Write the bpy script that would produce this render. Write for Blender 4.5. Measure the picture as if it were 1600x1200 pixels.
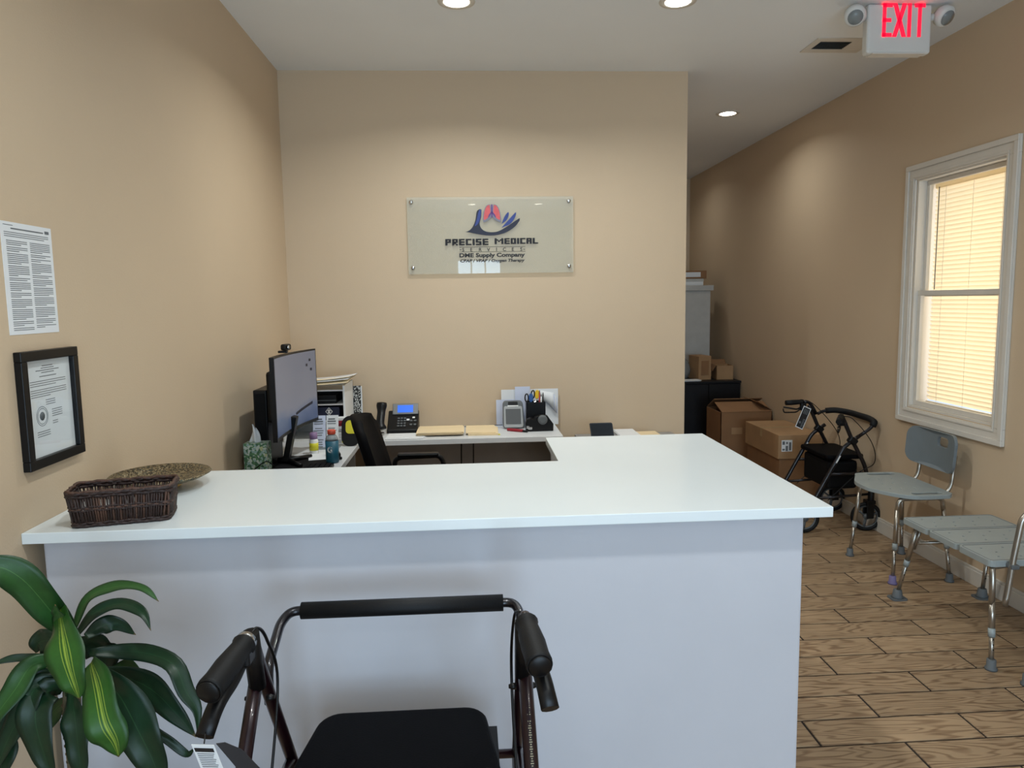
import bpy, bmesh, math, random
from mathutils import Vector, Matrix
random.seed(7)
S = bpy.context.scene
for o in list(bpy.data.objects): bpy.data.objects.remove(o)
COL = S.collection

# ------------------------------------------------------------ camera
H = 1.59
def cam_axes(yaw, pitch, roll):
    cy, sy, cp, sp = math.cos(yaw), math.sin(yaw), math.cos(pitch), math.sin(pitch)
    f = Vector((sy*cp, cy*cp, sp)); r = Vector((cy, -sy, 0)); u = r.cross(f)
    return r*math.cos(roll)+u*math.sin(roll), u*math.cos(roll)-r*math.sin(roll), f
R_, U_, F_ = cam_axes(*[math.radians(a) for a in (3.379, -6.4657, -0.8997)])
cd = bpy.data.cameras.new('camera'); cam = bpy.data.objects.new('camera', cd); COL.objects.link(cam)
cam.matrix_world = Matrix(((R_.x, U_.x, -F_.x, 0), (R_.y, U_.y, -F_.y, 0), (R_.z, U_.z, -F_.z, H), (0, 0, 0, 1)))
cd.sensor_width = 36; cd.lens = 36*1142.6/1600; cd.clip_start = .02
S.camera = cam

# ------------------------------------------------------------ world, exposure, daylight
XL, XR, YB, ZC, YFR, YFAR = -1.15, 2.75, 4.82, 3.04, -2.6, 9.0
vs = S.view_settings
vs.view_transform = 'Standard'; vs.look = 'None'; vs.gamma = 1; vs.use_curve_mapping = False
vs.exposure = 0.44
w = bpy.data.worlds.new('sky'); S.world = w; w.use_nodes = True
bg = w.node_tree.nodes['Background']; bg.inputs[0].default_value = (.62, .78, 1, 1); bg.inputs[1].default_value = .9
def area(name, loc, rot, sx, sy, power, col, spread=180, shape='RECTANGLE'):
    l = bpy.data.lights.new(name, 'AREA'); l.shape = shape; l.size = sx
    if shape == 'RECTANGLE': l.size_y = sy
    l.energy = power; l.color = col; l.spread = math.radians(spread)
    o = bpy.data.objects.new(name, l); COL.objects.link(o); o.location = loc; o.rotation_euler = rot
    return o
DAY = (.58, .79, 1.0)
# daylight entering through the three storefront openings behind the camera
FRONT_WIN = [(-1.0, -.42, .55, 2.0), (-.18, .60, .06, 2.31), (.85, 2.45, .55, 2.0)]
DAYP = (4, 53, 54)
for (x0, x1, z0, z1), pw in zip(FRONT_WIN, DAYP):
    area('daylight', ((x0+x1)/2, YFR-.16, (z0+z1)/2), (math.radians(90), 0, 0), x1-x0, z1-z0, pw, DAY)
# warm sunlit daylight behind the blind of the side window
area('daylight', (XR+.42, 3.97, 1.6), (0, math.radians(90), 0), 1.5, .95, 9.5, (1, .78, .50))
CAN_COL = (.95, 1.0, .99)
CANS = [(-.02, 3.745, 13), (1.065, 3.72, 6.5), (2.09, 5.875, 4.0), (-.02, 1.1, 11), (1.065, 1.1, 5.5), (.1, -1.6, 5), (1.1, -1.6, 2), (2.09, 8.1, 1.5)]

# ------------------------------------------------------------ materials
def lin(c):
    c = c/255
    return c/12.92 if c <= .04045 else ((c+.055)/1.055)**2.4
def rgb(c, k=1): return tuple(min(1, lin(x)*k) for x in c)+(1,)
MATS = {}
def mat(name, col, rough=.5, metal=0, var=.06, scale=9, bump=0, bscale=80, spec=.5, coat=0, emis=0, ecol=None, alpha=1):
    if name in MATS: return MATS[name]
    m = bpy.data.materials.new(name); m.use_nodes = True; MATS[name] = m
    N, L = m.node_tree.nodes, m.node_tree.links; b = N['Principled BSDF']
    tc = N.new('ShaderNodeTexCoord'); nz = N.new('ShaderNodeTexNoise'); nz.inputs['Scale'].default_value = scale
    nz.inputs['Detail'].default_value = 4
    L.new(tc.outputs['Object'], nz.inputs['Vector'])
    cr = N.new('ShaderNodeValToRGB'); L.new(nz.outputs['Fac'], cr.inputs[0])
    cr.color_ramp.elements[0].position = .3; cr.color_ramp.elements[1].position = .7
    cr.color_ramp.elements[0].color = rgb(col, 1-var); cr.color_ramp.elements[1].color = rgb(col, 1+var)
    L.new(cr.outputs[0], b.inputs['Base Color'])
    b.inputs['Roughness'].default_value = rough; b.inputs['Metallic'].default_value = metal
    b.inputs['Specular IOR Level'].default_value = spec; b.inputs['Coat Weight'].default_value = coat
    if bump:
        n2 = N.new('ShaderNodeTexNoise'); n2.inputs['Scale'].default_value = bscale; n2.inputs['Detail'].default_value = 3
        L.new(tc.outputs['Object'], n2.inputs['Vector'])
        bp = N.new('ShaderNodeBump'); bp.inputs['Strength'].default_value = bump; bp.inputs['Distance'].default_value = .004
        L.new(n2.outputs['Fac'], bp.inputs['Height']); L.new(bp.outputs[0], b.inputs['Normal'])
    if emis:
        b.inputs['Emission Color'].default_value = rgb(ecol or col); b.inputs['Emission Strength'].default_value = emis
    return m
def speckle(name, cols, scale, rough=.5, metal=0, kind='VORONOI', bump=0, stops=None):
    m = bpy.data.materials.new(name); m.use_nodes = True; MATS[name] = m
    N, L = m.node_tree.nodes, m.node_tree.links; b = N['Principled BSDF']
    tc = N.new('ShaderNodeTexCoord')
    t = N.new('ShaderNodeTexVoronoi' if kind == 'VORONOI' else 'ShaderNodeTexNoise'); t.inputs['Scale'].default_value = scale
    L.new(tc.outputs['Object'], t.inputs['Vector'])
    cr = N.new('ShaderNodeValToRGB'); cr.color_ramp.interpolation = 'CONSTANT' if kind == 'VORONOI' else 'LINEAR'
    src = t.outputs['Color'] if kind == 'VORONOI' else t.outputs['Fac']
    L.new(src, cr.inputs[0])
    e = cr.color_ramp.elements
    while len(e) < len(cols): e.new(.5)
    for i, c in enumerate(cols):
        e[i].position = stops[i] if stops else i/len(cols); e[i].color = rgb(c)
    L.new(cr.outputs[0], b.inputs['Base Color']); b.inputs['Roughness'].default_value = rough; b.inputs['Metallic'].default_value = metal
    if bump:
        bp = N.new('ShaderNodeBump'); bp.inputs['Strength'].default_value = bump; bp.inputs['Distance'].default_value = .004
        L.new(t.outputs['Distance'] if kind == 'VORONOI' else t.outputs['Fac'], bp.inputs['Height']); L.new(bp.outputs[0], b.inputs['Normal'])
    return m
def clear(name, tint, gloss, rough=.02, haze=0, hcol=(200, 205, 200), back=False):
    """architectural pane: light passes straight through, with a mirror reflection by Fresnel"""
    m = bpy.data.materials.new(name); m.use_nodes = True; MATS[name] = m
    N, L = m.node_tree.nodes, m.node_tree.links; N.remove(N['Principled BSDF']); out = N['Material Output']
    t = N.new('ShaderNodeBsdfTransparent'); t.inputs[0].default_value = rgb(tint)
    g = N.new('ShaderNodeBsdfGlossy'); g.inputs['Roughness'].default_value = rough
    mx = N.new('ShaderNodeMixShader'); cur = t
    if haze:
        d = N.new('ShaderNodeBsdfDiffuse'); d.inputs[0].default_value = rgb(hcol)
        nz = N.new('ShaderNodeTexNoise'); nz.inputs['Scale'].default_value = 3
        m2 = N.new('ShaderNodeMixShader'); m2.inputs[0].default_value = haze
        L.new(t.outputs[0], m2.inputs[1]); L.new(d.outputs[0], m2.inputs[2]); cur = m2
    fr = N.new('ShaderNodeFresnel'); fr.inputs[0].default_value = 1.5
    mt = N.new('ShaderNodeMath'); mt.operation = 'MULTIPLY'; mt.inputs[1].default_value = gloss
    ge = N.new('ShaderNodeNewGeometry'); ff = N.new('ShaderNodeMath'); ff.operation = 'SUBTRACT'; ff.inputs[0].default_value = 1
    m3 = N.new('ShaderNodeMath'); m3.operation = 'MULTIPLY'          # reflect on the outer face only
    L.new(ge.outputs['Backfacing'], ff.inputs[1]); L.new(fr.outputs[0], mt.inputs[0]); L.new(mt.outputs[0], m3.inputs[0]); L.new(ff.outputs[0], m3.inputs[1])
    L.new(m3.outputs[0], mx.inputs[0])
    L.new(cur.outputs[0], mx.inputs[1]); L.new(g.outputs[0], mx.inputs[2]); L.new(mx.outputs[0], out.inputs[0])
    return m

M_wall = mat('painted_wall', (203, 181, 153), .62, var=.02, scale=1.5, bump=.12, bscale=160, spec=.35)
M_ceil = mat('ceiling_paint', (236, 239, 241), .7, var=.015, scale=2, bump=.08, bscale=120, spec=.3)
M_trim = mat('trim_paint', (214, 208, 198), .4, var=.02)
M_knee = mat('counter_paint', (190, 191, 198), .5, var=.03, scale=2.2, bump=.05, bscale=50)
M_quartz = mat('white_quartz', (224, 232, 235), .22, var=.015, scale=3, spec=.5)
M_black = mat('black_plastic', (9, 9, 11), .4, var=.15, spec=.3)
M_blackm = mat('black_matte', (8, 8, 10), .75, var=.2, spec=.2, bump=.1, bscale=200)
M_rubber = mat('black_rubber', (9, 10, 12), .6, var=.2, spec=.3, bump=.1, bscale=300)
M_foam = mat('black_foam', (10, 13, 17), .6, var=.12, spec=.3, bump=.15, bscale=400)
M_vinyl = mat('seat_vinyl', (4, 4, 7), .65, var=.15, spec=.1, bump=.12, bscale=240)
M_burg = mat('burgundy_frame', (30, 9, 17), .32, metal=.3, var=.12, coat=.25)
M_navyf = mat('dark_frame', (24, 22, 28), .3, metal=.4, var=.1, coat=.3)
M_chrome = mat('chrome', (200, 200, 200), .2, metal=1, var=.05)
M_alu = mat('aluminium_tube', (172, 166, 156), .3, metal=.9, var=.06)
M_gplas = mat('grey_plastic', (150, 158, 158), .45, var=.03, scale=14)
M_gback = mat('grey_back_plastic', (112, 121, 126), .5, var=.03, scale=14)
M_gdark = mat('grey_rubber', (92, 96, 98), .6, var=.05)
M_white = mat('white_plastic', (228, 228, 226), .4, var=.02)
M_paper = mat('paper', (226, 228, 230), .75, var=.015, scale=5)
M_paper2 = mat('cool_paper', (205, 212, 232), .75, var=.03, scale=5)
M_ink = mat('ink', (52, 54, 58), .8, var=.1)
M_inkl = mat('faint_ink', (104, 108, 112), .8, var=.1)
M_glass = clear('window_glass', (252, 253, 253), .8)
M_acry = clear('acrylic', (249, 251, 248), 1.0, rough=.012, haze=.22, hcol=(232, 230, 222))
M_plas_clear = clear('clear_plastic', (205, 212, 212), 1.2, rough=.12, haze=.35, hcol=(190, 195, 198))
M_desk = mat('white_desk', (214, 216, 218), .35, var=.02)
M_desk2 = mat('grey_desk_panel', (150, 148, 146), .5, var=.03)
M_manila = mat('manila', (234, 212, 172), .7, var=.03)
M_card = mat('cardboard', (142, 104, 70), .8, var=.08, scale=6, bump=.08, bscale=120)
M_card2 = mat('pale_cardboard', (168, 132, 94), .8, var=.08, scale=6, bump=.08, bscale=120)
M_tape = mat('packing_tape', (176, 148, 108), .3, var=.05)
M_cab = mat('black_cabinet', (16, 15, 18), .5, var=.15, spec=.3)
M_grout = mat('grout', (36, 26, 20), .85, var=.1)

# ------------------------------------------------------------ geometry helpers
ORG = {}
class G:
    def __init__(s): s.v = []; s.f = []; s.s = []
    def add(s, vs_, fs, smooth=False):
        n = len(s.v); s.v += [Vector(p) for p in vs_]
        for f in fs: s.f.append([i+n for i in f]); s.s.append(smooth)
        return s
    def box(s, x0, x1, y0, y1, z0, z1):
        return s.add([(x, y, z) for z in (z0, z1) for y in (y0, y1) for x in (x0, x1)],
                     [(0, 2, 3, 1), (4, 5, 7, 6), (0, 1, 5, 4), (2, 6, 7, 3), (0, 4, 6, 2), (1, 3, 7, 5)])
    def obox(s, c, size, ax=None):
        c = Vector(c); a = ax or ((1, 0, 0), (0, 1, 0), (0, 0, 1)); a = [Vector(q).normalized() for q in a]
        P = [c+a[0]*(i*size[0]/2)+a[1]*(j*size[1]/2)+a[2]*(k*size[2]/2) for k in (-1, 1) for j in (-1, 1) for i in (-1, 1)]
        return s.add(P, [(0, 2, 3, 1), (4, 5, 7, 6), (0, 1, 5, 4), (2, 6, 7, 3), (0, 4, 6, 2), (1, 3, 7, 5)])
    def tube(s, pts, r, n=10, closed=False, caps=True, flat=1.0):
        pts = [Vector(p) for p in pts]; m = len(pts)
        rs = r if isinstance(r, (list, tuple)) else [r]*m
        T = []
        for i in range(m):
            if closed: d = pts[(i+1) % m]-pts[i-1]
            else: d = pts[min(i+1, m-1)]-pts[max(i-1, 0)]
            T.append(d.normalized())
        ref = Vector((0, 0, 1)) if abs(T[0].z) < .9 else Vector((0, 1, 0))
        nrm = T[0].cross(ref).normalized(); vs_ = []
        for i in range(m):
            nrm = (nrm-T[i]*nrm.dot(T[i]))
            if nrm.length < 1e-5: nrm = T[i].orthogonal()
            nrm.normalize(); bn = T[i].cross(nrm)
            for k in range(n):
                a = 2*math.pi*k/n
                vs_.append(pts[i]+nrm*(math.cos(a)*rs[i])+bn*(math.sin(a)*rs[i]*flat))
        fs = []
        for i in range(m if closed else m-1):
            j = (i+1) % m
            for k in range(n):
                k2 = (k+1) % n
                fs.append((i*n+k, i*n+k2, j*n+k2, j*n+k))
        s.add(vs_, fs, True)
        if caps and not closed:
            n0 = len(s.v)-m*n
            s.f.append([n0+k for k in range(n)][::-1]); s.s.append(False)
            s.f.append([n0+(m-1)*n+k for k in range(n)]); s.s.append(False)
        return s
    def lathe(s, prof, c, n=24, axis=(0, 0, 1), smooth=True):
        c = Vector(c); z = Vector(axis).normalized(); x = z.orthogonal().normalized(); y = z.cross(x); vs_ = []
        for r, h in prof:
            for k in range(n):
                a = 2*math.pi*k/n; vs_.append(c+z*h+x*(r*math.cos(a))+y*(r*math.sin(a)))
        fs = []
        for i in range(len(prof)-1):
            for k in range(n):
                k2 = (k+1) % n; fs.append((i*n+k, i*n+k2, (i+1)*n+k2, (i+1)*n+k))
        s.add(vs_, fs, smooth)
        n0 = len(s.v)-len(prof)*n
        if prof[0][0] > 1e-4: s.f.append([n0+k for k in range(n)][::-1]); s.s.append(False)
        if prof[-1][0] > 1e-4: s.f.append([n0+(len(prof)-1)*n+k for k in range(n)]); s.s.append(False)
        return s
    def prism(s, poly, off):
        poly = [Vector(p) for p in poly]; off = Vector(off); n = len(poly)
        s.add(poly+[p+off for p in poly], [list(range(n))[::-1], list(range(n, 2*n))]+[(i, (i+1) % n, (i+1) % n+n, i+n) for i in range(n)])
        return s
    def quad(s, a, b, c, d): return s.add([a, b, c, d], [(0, 1, 2, 3)])
    def torus(s, c, axis, R, r, n=24, k=8):
        c = Vector(c); z = Vector(axis).normalized(); x = z.orthogonal().normalized(); y = z.cross(x)
        return s.tube([c+x*(R*math.cos(2*math.pi*i/n))+y*(R*math.sin(2*math.pi*i/n)) for i in range(n)], r, k, closed=True)
    def sheet(s, rows, thick=None):
        """grid of points as a smooth surface"""
        m, n = len(rows), len(rows[0])
        return s.add([p for r in rows for p in r], [(i*n+j, i*n+j+1, (i+1)*n+j+1, (i+1)*n+j) for i in range(m-1) for j in range(n-1)], True)
    def build(s, name, m, parent=None, bevel=0, seg=2, origin=None, solid=0, fix=True):
        o0 = ORG.get(parent.name, Vector((0, 0, 0))) if parent else Vector(origin or (0, 0, 0))
        me = bpy.data.meshes.new(name)
        me.from_pydata([tuple(p-o0) for p in s.v], [], s.f); me.update()
        for p, q in zip(me.polygons, s.s): p.use_smooth = q
        if fix:
            bm = bmesh.new(); bm.from_mesh(me); bmesh.ops.recalc_face_normals(bm, faces=bm.faces); bm.to_mesh(me); bm.free()
        me.materials.append(m)
        o = bpy.data.objects.new(name, me); COL.objects.link(o)
        if parent: o.parent = parent; ORG[o.name] = o0
        else: o.location = o0; ORG[o.name] = o0
        if solid:
            md = o.modifiers.new('thick', 'SOLIDIFY'); md.thickness = solid; md.offset = 0
        if bevel:
            md = o.modifiers.new('bevel', 'BEVEL'); md.width = bevel; md.segments = seg; md.limit_method = 'ANGLE'; md.angle_limit = math.radians(40)
        return o
def tag(o, label=None, cat=None, group=None, kind=None):
    for k, v in (('label', label), ('category', cat), ('group', group), ('kind', kind)):
        if v: o[k] = v
    return o
def thing(name, label, cat, loc, rz=0, local=False, group=None):
    o = bpy.data.objects.new(name, None); COL.objects.link(o); o.empty_display_size = .05
    o.location = loc; o.rotation_euler = (0, 0, rz)
    ORG[o.name] = Vector((0, 0, 0)) if local else Vector(loc)
    return tag(o, label, cat, group)
def struct(name, g, m, bevel=0): return tag(g.build(name, m, bevel=bevel), kind='structure')
def bez(pts, n=16):
    """Catmull-Rom through the points"""
    P = [Vector(p) for p in pts]; P = [P[0]*2-P[1]]+P+[P[-1]*2-P[-2]]; out = []
    seg = len(P)-3
    for i in range(seg):
        a, b, c, d = P[i:i+4]; k = max(2, n//seg)
        for j in range(k):
            t = j/k
            out.append(.5*((2*b)+(c-a)*t+(2*a-5*b+4*c-d)*t*t+(3*b-a-3*c+d)*t**3))
    out.append(P[-2]); return out
def fil(pts, r=.03, n=5):
    """polyline with rounded corners"""
    P = [Vector(p) for p in pts]; out = [P[0]]
    for i in range(1, len(P)-1):
        a, b, c = P[i-1], P[i], P[i+1]
        ra = min(r, (a-b).length*.48, (c-b).length*.48)
        p, q = b+(a-b).normalized()*ra, b+(c-b).normalized()*ra
        for j in range(n+1):
            t = j/n; out.append(p*(1-t)**2+b*(2*t*(1-t))+q*t*t)
    out.append(P[-1]); return out
def rrect(w, h, r, n=5):
    out = []
    for cx, cy, a0 in ((w/2-r, h/2-r, 0), (-w/2+r, h/2-r, 90), (-w/2+r, -h/2+r, 180), (w/2-r, -h/2+r, 270)):
        for k in range(n+1):
            a = math.radians(a0+90*k/n); out.append((cx+r*math.cos(a), cy+r*math.sin(a)))
    return out
def circ(cx, cy, r, n=8): return [(cx+r*math.cos(2*math.pi*k/n), cy+r*math.sin(2*math.pi*k/n)) for k in range(n)]
def cdt(loops, step=None):
    """triangulate outlines (first outer, others holes), optional inner grid points"""
    from mathutils.geometry import delaunay_2d_cdt
    P, E_ = [], []
    for lp in loops:
        n0 = len(P); P += [Vector((p[0], p[1])) for p in lp]; E_ += [(n0+i, n0+(i+1) % len(lp)) for i in range(len(lp))]
    if step:
        xs = [p.x for p in P]; ys = [p.y for p in P]; x = min(xs)+step/2
        while x < max(xs):
            y = min(ys)+step/2
            while y < max(ys): P.append(Vector((x, y))); y += step
            x += step
    v, e, f, *_ = delaunay_2d_cdt(P, E_, [], 1, 1e-6)
    def inside(p, lp):
        c = False; n = len(lp)
        for i in range(n):
            a, b = lp[i], lp[(i+1) % n]
            if (a[1] > p.y) != (b[1] > p.y) and p.x < (b[0]-a[0])*(p.y-a[1])/(b[1]-a[1])+a[0]: c = not c
        return c
    keep = []
    for t in f:
        m = sum((v[i] for i in t), Vector((0, 0)))/len(t)
        if inside(m, loops[0]) and not any(inside(m, h) for h in loops[1:]): keep.append(t)
    return v, keep
def plate(outer, holes, to3, off, step=None):
    """flat plate with real holes: 2-D outlines, mapped by to3, thickened by off"""
    v, f = cdt([outer]+holes, step); off = Vector(off); bm = bmesh.new()
    bv = [bm.verts.new(Vector(to3(p.x, p.y))) for p in v]
    for q in f: bm.faces.new([bv[i] for i in q])
    for q in [q for q in bm.verts if not q.link_faces]: bm.verts.remove(q)
    r = bmesh.ops.extrude_face_region(bm, geom=bm.faces[:])
    bmesh.ops.translate(bm, vec=off, verts=[e for e in r['geom'] if isinstance(e, bmesh.types.BMVert)])
    bmesh.ops.recalc_face_normals(bm, faces=bm.faces)
    bm.verts.index_update()
    g = G(); g.add([q.co.copy() for q in bm.verts], [[q.index for q in p.verts] for p in bm.faces]); bm.free(); return g
def text_geo(body, size, bold=0, shear=0, spacing=1.0):
    c = bpy.data.curves.new('t', 'FONT'); c.body = body; c.size = size; c.offset = bold; c.shear = shear; c.space_character = spacing
    c.align_x = 'CENTER'; c.resolution_u = 3
    o = bpy.data.objects.new('t', c); COL.objects.link(o); bpy.context.view_layer.update()
    me = bpy.data.meshes.new_from_object(o.evaluated_get(bpy.context.evaluated_depsgraph_get()))
    v = [tuple(x.co) for x in me.vertices]; f = [list(p.vertices) for p in me.polygons]
    bpy.data.objects.remove(o); bpy.data.curves.remove(c); bpy.data.meshes.remove(me); return v, f
def put_text(g, body, size, to3, width=None, **k):
    v, f = text_geo(body, size, **k)
    if width:
        a = min(p[0] for p in v); b = max(p[0] for p in v); sx = width/(b-a); m = (a+b)/2
        v = [((p[0]-m)*sx, p[1], 0) for p in v]
    g.add([to3(p[0], p[1]) for p in v], f); return g
def copy_thing(o, loc=None):
    c = o.copy(); COL.objects.link(c)
    if loc is not None: c.location = loc
    for ch in o.children:
        d = ch.copy(); COL.objects.link(d); d.parent = c
        for k in ch.children:
            e = k.copy(); COL.objects.link(e); e.parent = d
    return c

# ------------------------------------------------------------ room shell
T = .12
struct('wall_left', G().box(XL-T, XL, YFR, YB+T, 0, ZC), M_wall)
struct('wall_back', G().box(XL, 1.45, YB, YB+T, 0, ZC), M_wall)
struct('wall_hall', G().box(1.33, 1.45, YB+T, YFAR, 0, ZC), M_wall)
struct('wall_far', G().box(1.33, XR+T, YFAR, YFAR+T, 0, ZC), M_wall)
WY0, WY1, WZ0, WZ1 = 3.64, 4.395, .895, 2.285
struct('wall_right', G().box(XR, XR+T, YFR, WY0, 0, ZC).box(XR, XR+T, WY1, YFAR, 0, ZC).box(XR, XR+T, WY0, WY1, 0, WZ0).box(XR, XR+T, WY0, WY1, WZ1, ZC), M_wall)
g = G(); xs = [XL-T]
for x0, x1, z0, z1 in FRONT_WIN:
    g.box(xs[-1], x0, YFR-T, YFR, 0, ZC); g.box(x0, x1, YFR-T, YFR, 0, z0); g.box(x0, x1, YFR-T, YFR, z1, ZC); xs.append(x1)
g.box(xs[-1], XR+T, YFR-T, YFR, 0, ZC); struct('wall_front', g, M_wall)
struct('ceiling', G().box(XL-T, XR+T, YFR-T, YFAR+T, ZC, ZC+.1), M_ceil)
struct('baseboard_right', G().box(XR-.014, XR, YFR, YFAR, 0, .085).box(XR-.010, XR, YFR, YFAR, .085, .1), M_trim, bevel=.003)
struct('baseboard_left', G().box(XL, XL+.014, YFR, 1.93, 0, .1), M_trim, bevel=.003)
struct('baseboard_far', G().box(1.45, XR-.014, YFAR-.014, YFAR, 0, .1), M_trim, bevel=.003)

# storefront glazing behind the camera
for i, (x0, x1, z0, z1) in enumerate(FRONT_WIN):
    r = bpy.data.objects.new('window_%d' % (i+2), None); COL.objects.link(r); r.location = ((x0+x1)/2, YFR, z0)
    tag(r, kind='structure'); ORG[r.name] = Vector(r.location)
    f = .045; g = G().box(x0, x1, YFR-.09, YFR-.03, z0, z0+f).box(x0, x1, YFR-.09, YFR-.03, z1-f, z1).box(x0, x0+f, YFR-.09, YFR-.03, z0, z1).box(x1-f, x1, YFR-.09, YFR-.03, z0, z1)
    g.build('window_frame', M_trim, r, bevel=.003)
    ms = {0: [], 1: [(x0+x1)/2-.13, (x0+x1)/2+.1], 2: [(x0+x1)/2]}[i]
    for mx in ms: G().box(mx-.012, mx+.012, YFR-.08, YFR-.04, z0+f, z1-f).build('mullion', M_trim, r)
    G().box(x0+f, x1-f, YFR-.062, YFR-.058, z0+f, z1-f).build('pane', M_glass, r)

# ------------------------------------------------------------ floor of wood-look tiles
def wood():
    m = bpy.data.materials.new('wood_tile'); m.use_nodes = True
    N, L = m.node_tree.nodes, m.node_tree.links; b = N['Principled BSDF']
    tc = N.new('ShaderNodeTexCoord'); oi = N.new('ShaderNodeObjectInfo'); ge = N.new('ShaderNodeNewGeometry')
    rnd = N.new('ShaderNodeMath'); rnd.operation = 'ADD'; L.new(oi.outputs['Random'], rnd.inputs[0]); L.new(ge.outputs['Random Per Island'], rnd.inputs[1])
    fr = N.new('ShaderNodeMath'); fr.operation = 'FRACT'; L.new(rnd.outputs[0], fr.inputs[0])
    mul = N.new('ShaderNodeMath'); mul.operation = 'MULTIPLY'; mul.inputs[1].default_value = 37; L.new(rnd.outputs[0], mul.inputs[0])
    ad = N.new('ShaderNodeVectorMath'); ad.operation = 'ADD'; L.new(tc.outputs['Object'], ad.inputs[0]); L.new(mul.outputs[0], ad.inputs[1])
    mp = N.new('ShaderNodeMapping'); mp.inputs['Scale'].default_value = (1.3, 9, 1); L.new(ad.outputs[0], mp.inputs[0])
    n1 = N.new('ShaderNodeTexNoise'); n1.inputs['Scale'].default_value = 1.5; n1.inputs['Detail'].default_value = 1.5; n1.inputs['Distortion'].default_value = .25
    L.new(mp.outputs[0], n1.inputs['Vector'])
    # growth-ring lines: contours of a stretched noise field
    k = N.new('ShaderNodeMath'); k.operation = 'MULTIPLY'; k.inputs[1].default_value = 84; L.new(n1.outputs['Fac'], k.inputs[0])
    sn = N.new('ShaderNodeMath'); sn.operation = 'SINE'; L.new(k.outputs[0], sn.inputs[0])
    mp2 = N.new('ShaderNodeMapping'); mp2.inputs['Scale'].default_value = (7, 130, 1); L.new(ad.outputs[0], mp2.inputs[0])
    n2 = N.new('ShaderNodeTexNoise'); n2.inputs['Scale'].default_value = 1.2; n2.inputs['Detail'].default_value = 4; L.new(mp2.outputs[0], n2.inputs['Vector'])
    s1 = N.new('ShaderNodeMapRange'); s1.inputs[1].default_value = -.2; s1.inputs[2].default_value = 1; L.new(sn.outputs[0], s1.inputs[0])
    pr = N.new('ShaderNodeMath'); pr.operation = 'MULTIPLY'; L.new(s1.outputs[0], pr.inputs[0]); L.new(n2.outputs['Fac'], pr.inputs[1])
    cr = N.new('ShaderNodeValToRGB'); L.new(pr.outputs[0], cr.inputs[0])
    cr.color_ramp.elements[0].position = .05; cr.color_ramp.elements[0].color = rgb((180, 152, 120))
    cr.color_ramp.elements[1].position = .62; cr.color_ramp.elements[1].color = rgb((130, 102, 76))
    hs = N.new('ShaderNodeHueSaturation'); L.new(cr.outputs[0], hs.inputs['Color'])
    vr = N.new('ShaderNodeMapRange'); vr.inputs[3].default_value = .86; vr.inputs[4].default_value = 1.1; L.new(fr.outputs[0], vr.inputs[0]); L.new(vr.outputs[0], hs.inputs['Value'])
    n3 = N.new('ShaderNodeTexNoise'); n3.inputs['Scale'].default_value = 5; L.new(ad.outputs[0], n3.inputs['Vector'])
    mx = N.new('ShaderNodeMixRGB'); mx.blend_type = 'MULTIPLY'; mx.inputs[0].default_value = .35; L.new(hs.outputs[0], mx.inputs[1]); L.new(n3.outputs['Fac'], mx.inputs[2])
    L.new(mx.outputs[0], b.inputs['Base Color']); b.inputs['Roughness'].default_value = .42; b.inputs['Specular IOR Level'].default_value = .4
    bp = N.new('ShaderNodeBump'); bp.inputs['Strength'].default_value = .15; bp.inputs['Distance'].default_value = .002; L.new(pr.outputs[0], bp.inputs['Height']); bp.invert = True
    L.new(bp.outputs[0], b.inputs['Normal'])
    return m
M_wood = wood()
floor = struct('floor', G().box(XL-T, XR+T, YFR-T, YFAR+T, -.08, -.004), M_grout)
PW, PL, GR = .159, .613, .0095
cache = {}
rest = G()
i0 = math.floor((YFR-2.37)/PW)
i = i0
while 2.37+i*PW < YFAR:
    ya, yb = max(YFR, 2.37+i*PW), min(YFAR, 2.37+(i+1)*PW)
    off = 1.223 if i % 2 == 0 else 1.5295
    k = math.floor((XL-off)/PL)
    while off+k*PL < XR:
        xa, xb = max(XL, off+k*PL), min(XR, off+(k+1)*PL); k += 1
        if xb-xa < .02 or yb-ya < .02: continue
        wx, wy = xb-xa-GR, yb-ya-GR
        cx, cyy = (xa+xb)/2, (ya+yb)/2
        if xb > 1.0 and 1.95 < cyy < 7.4:
            key = (round(wx, 3), round(wy, 3))
            if key not in cache:
                hx, hy, c = wx/2, wy/2, .0015
                P = [(-hx, -hy, -.004), (hx, -hy, -.004), (hx, hy, -.004), (-hx, hy, -.004), (-hx, -hy, -c), (hx, -hy, -c), (hx, hy, -c), (-hx, hy, -c),
                     (-hx+c, -hy+c, 0), (hx-c, -hy+c, 0), (hx-c, hy-c, 0), (-hx+c, hy-c, 0)]
                Fq = [(8, 9, 10, 11)]+[(a+j, a+(j+1) % 4, b_+(j+1) % 4, b_+j) for a, b_ in ((0, 4), (4, 8)) for j in range(4)]
                me = bpy.data.meshes.new('plank'); me.from_pydata(P, [], Fq); me.materials.append(M_wood); cache[key] = me
            o = bpy.data.objects.new('plank', cache[key]); COL.objects.link(o); o.parent = floor; o.location = (cx, cyy, 0)
        else: rest.box(cx-wx/2, cx+wx/2, cyy-wy/2, cyy+wy/2, -.004, 0)
    i += 1
tag(rest.build('plank_field', M_wood, floor), kind='stuff')

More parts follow.
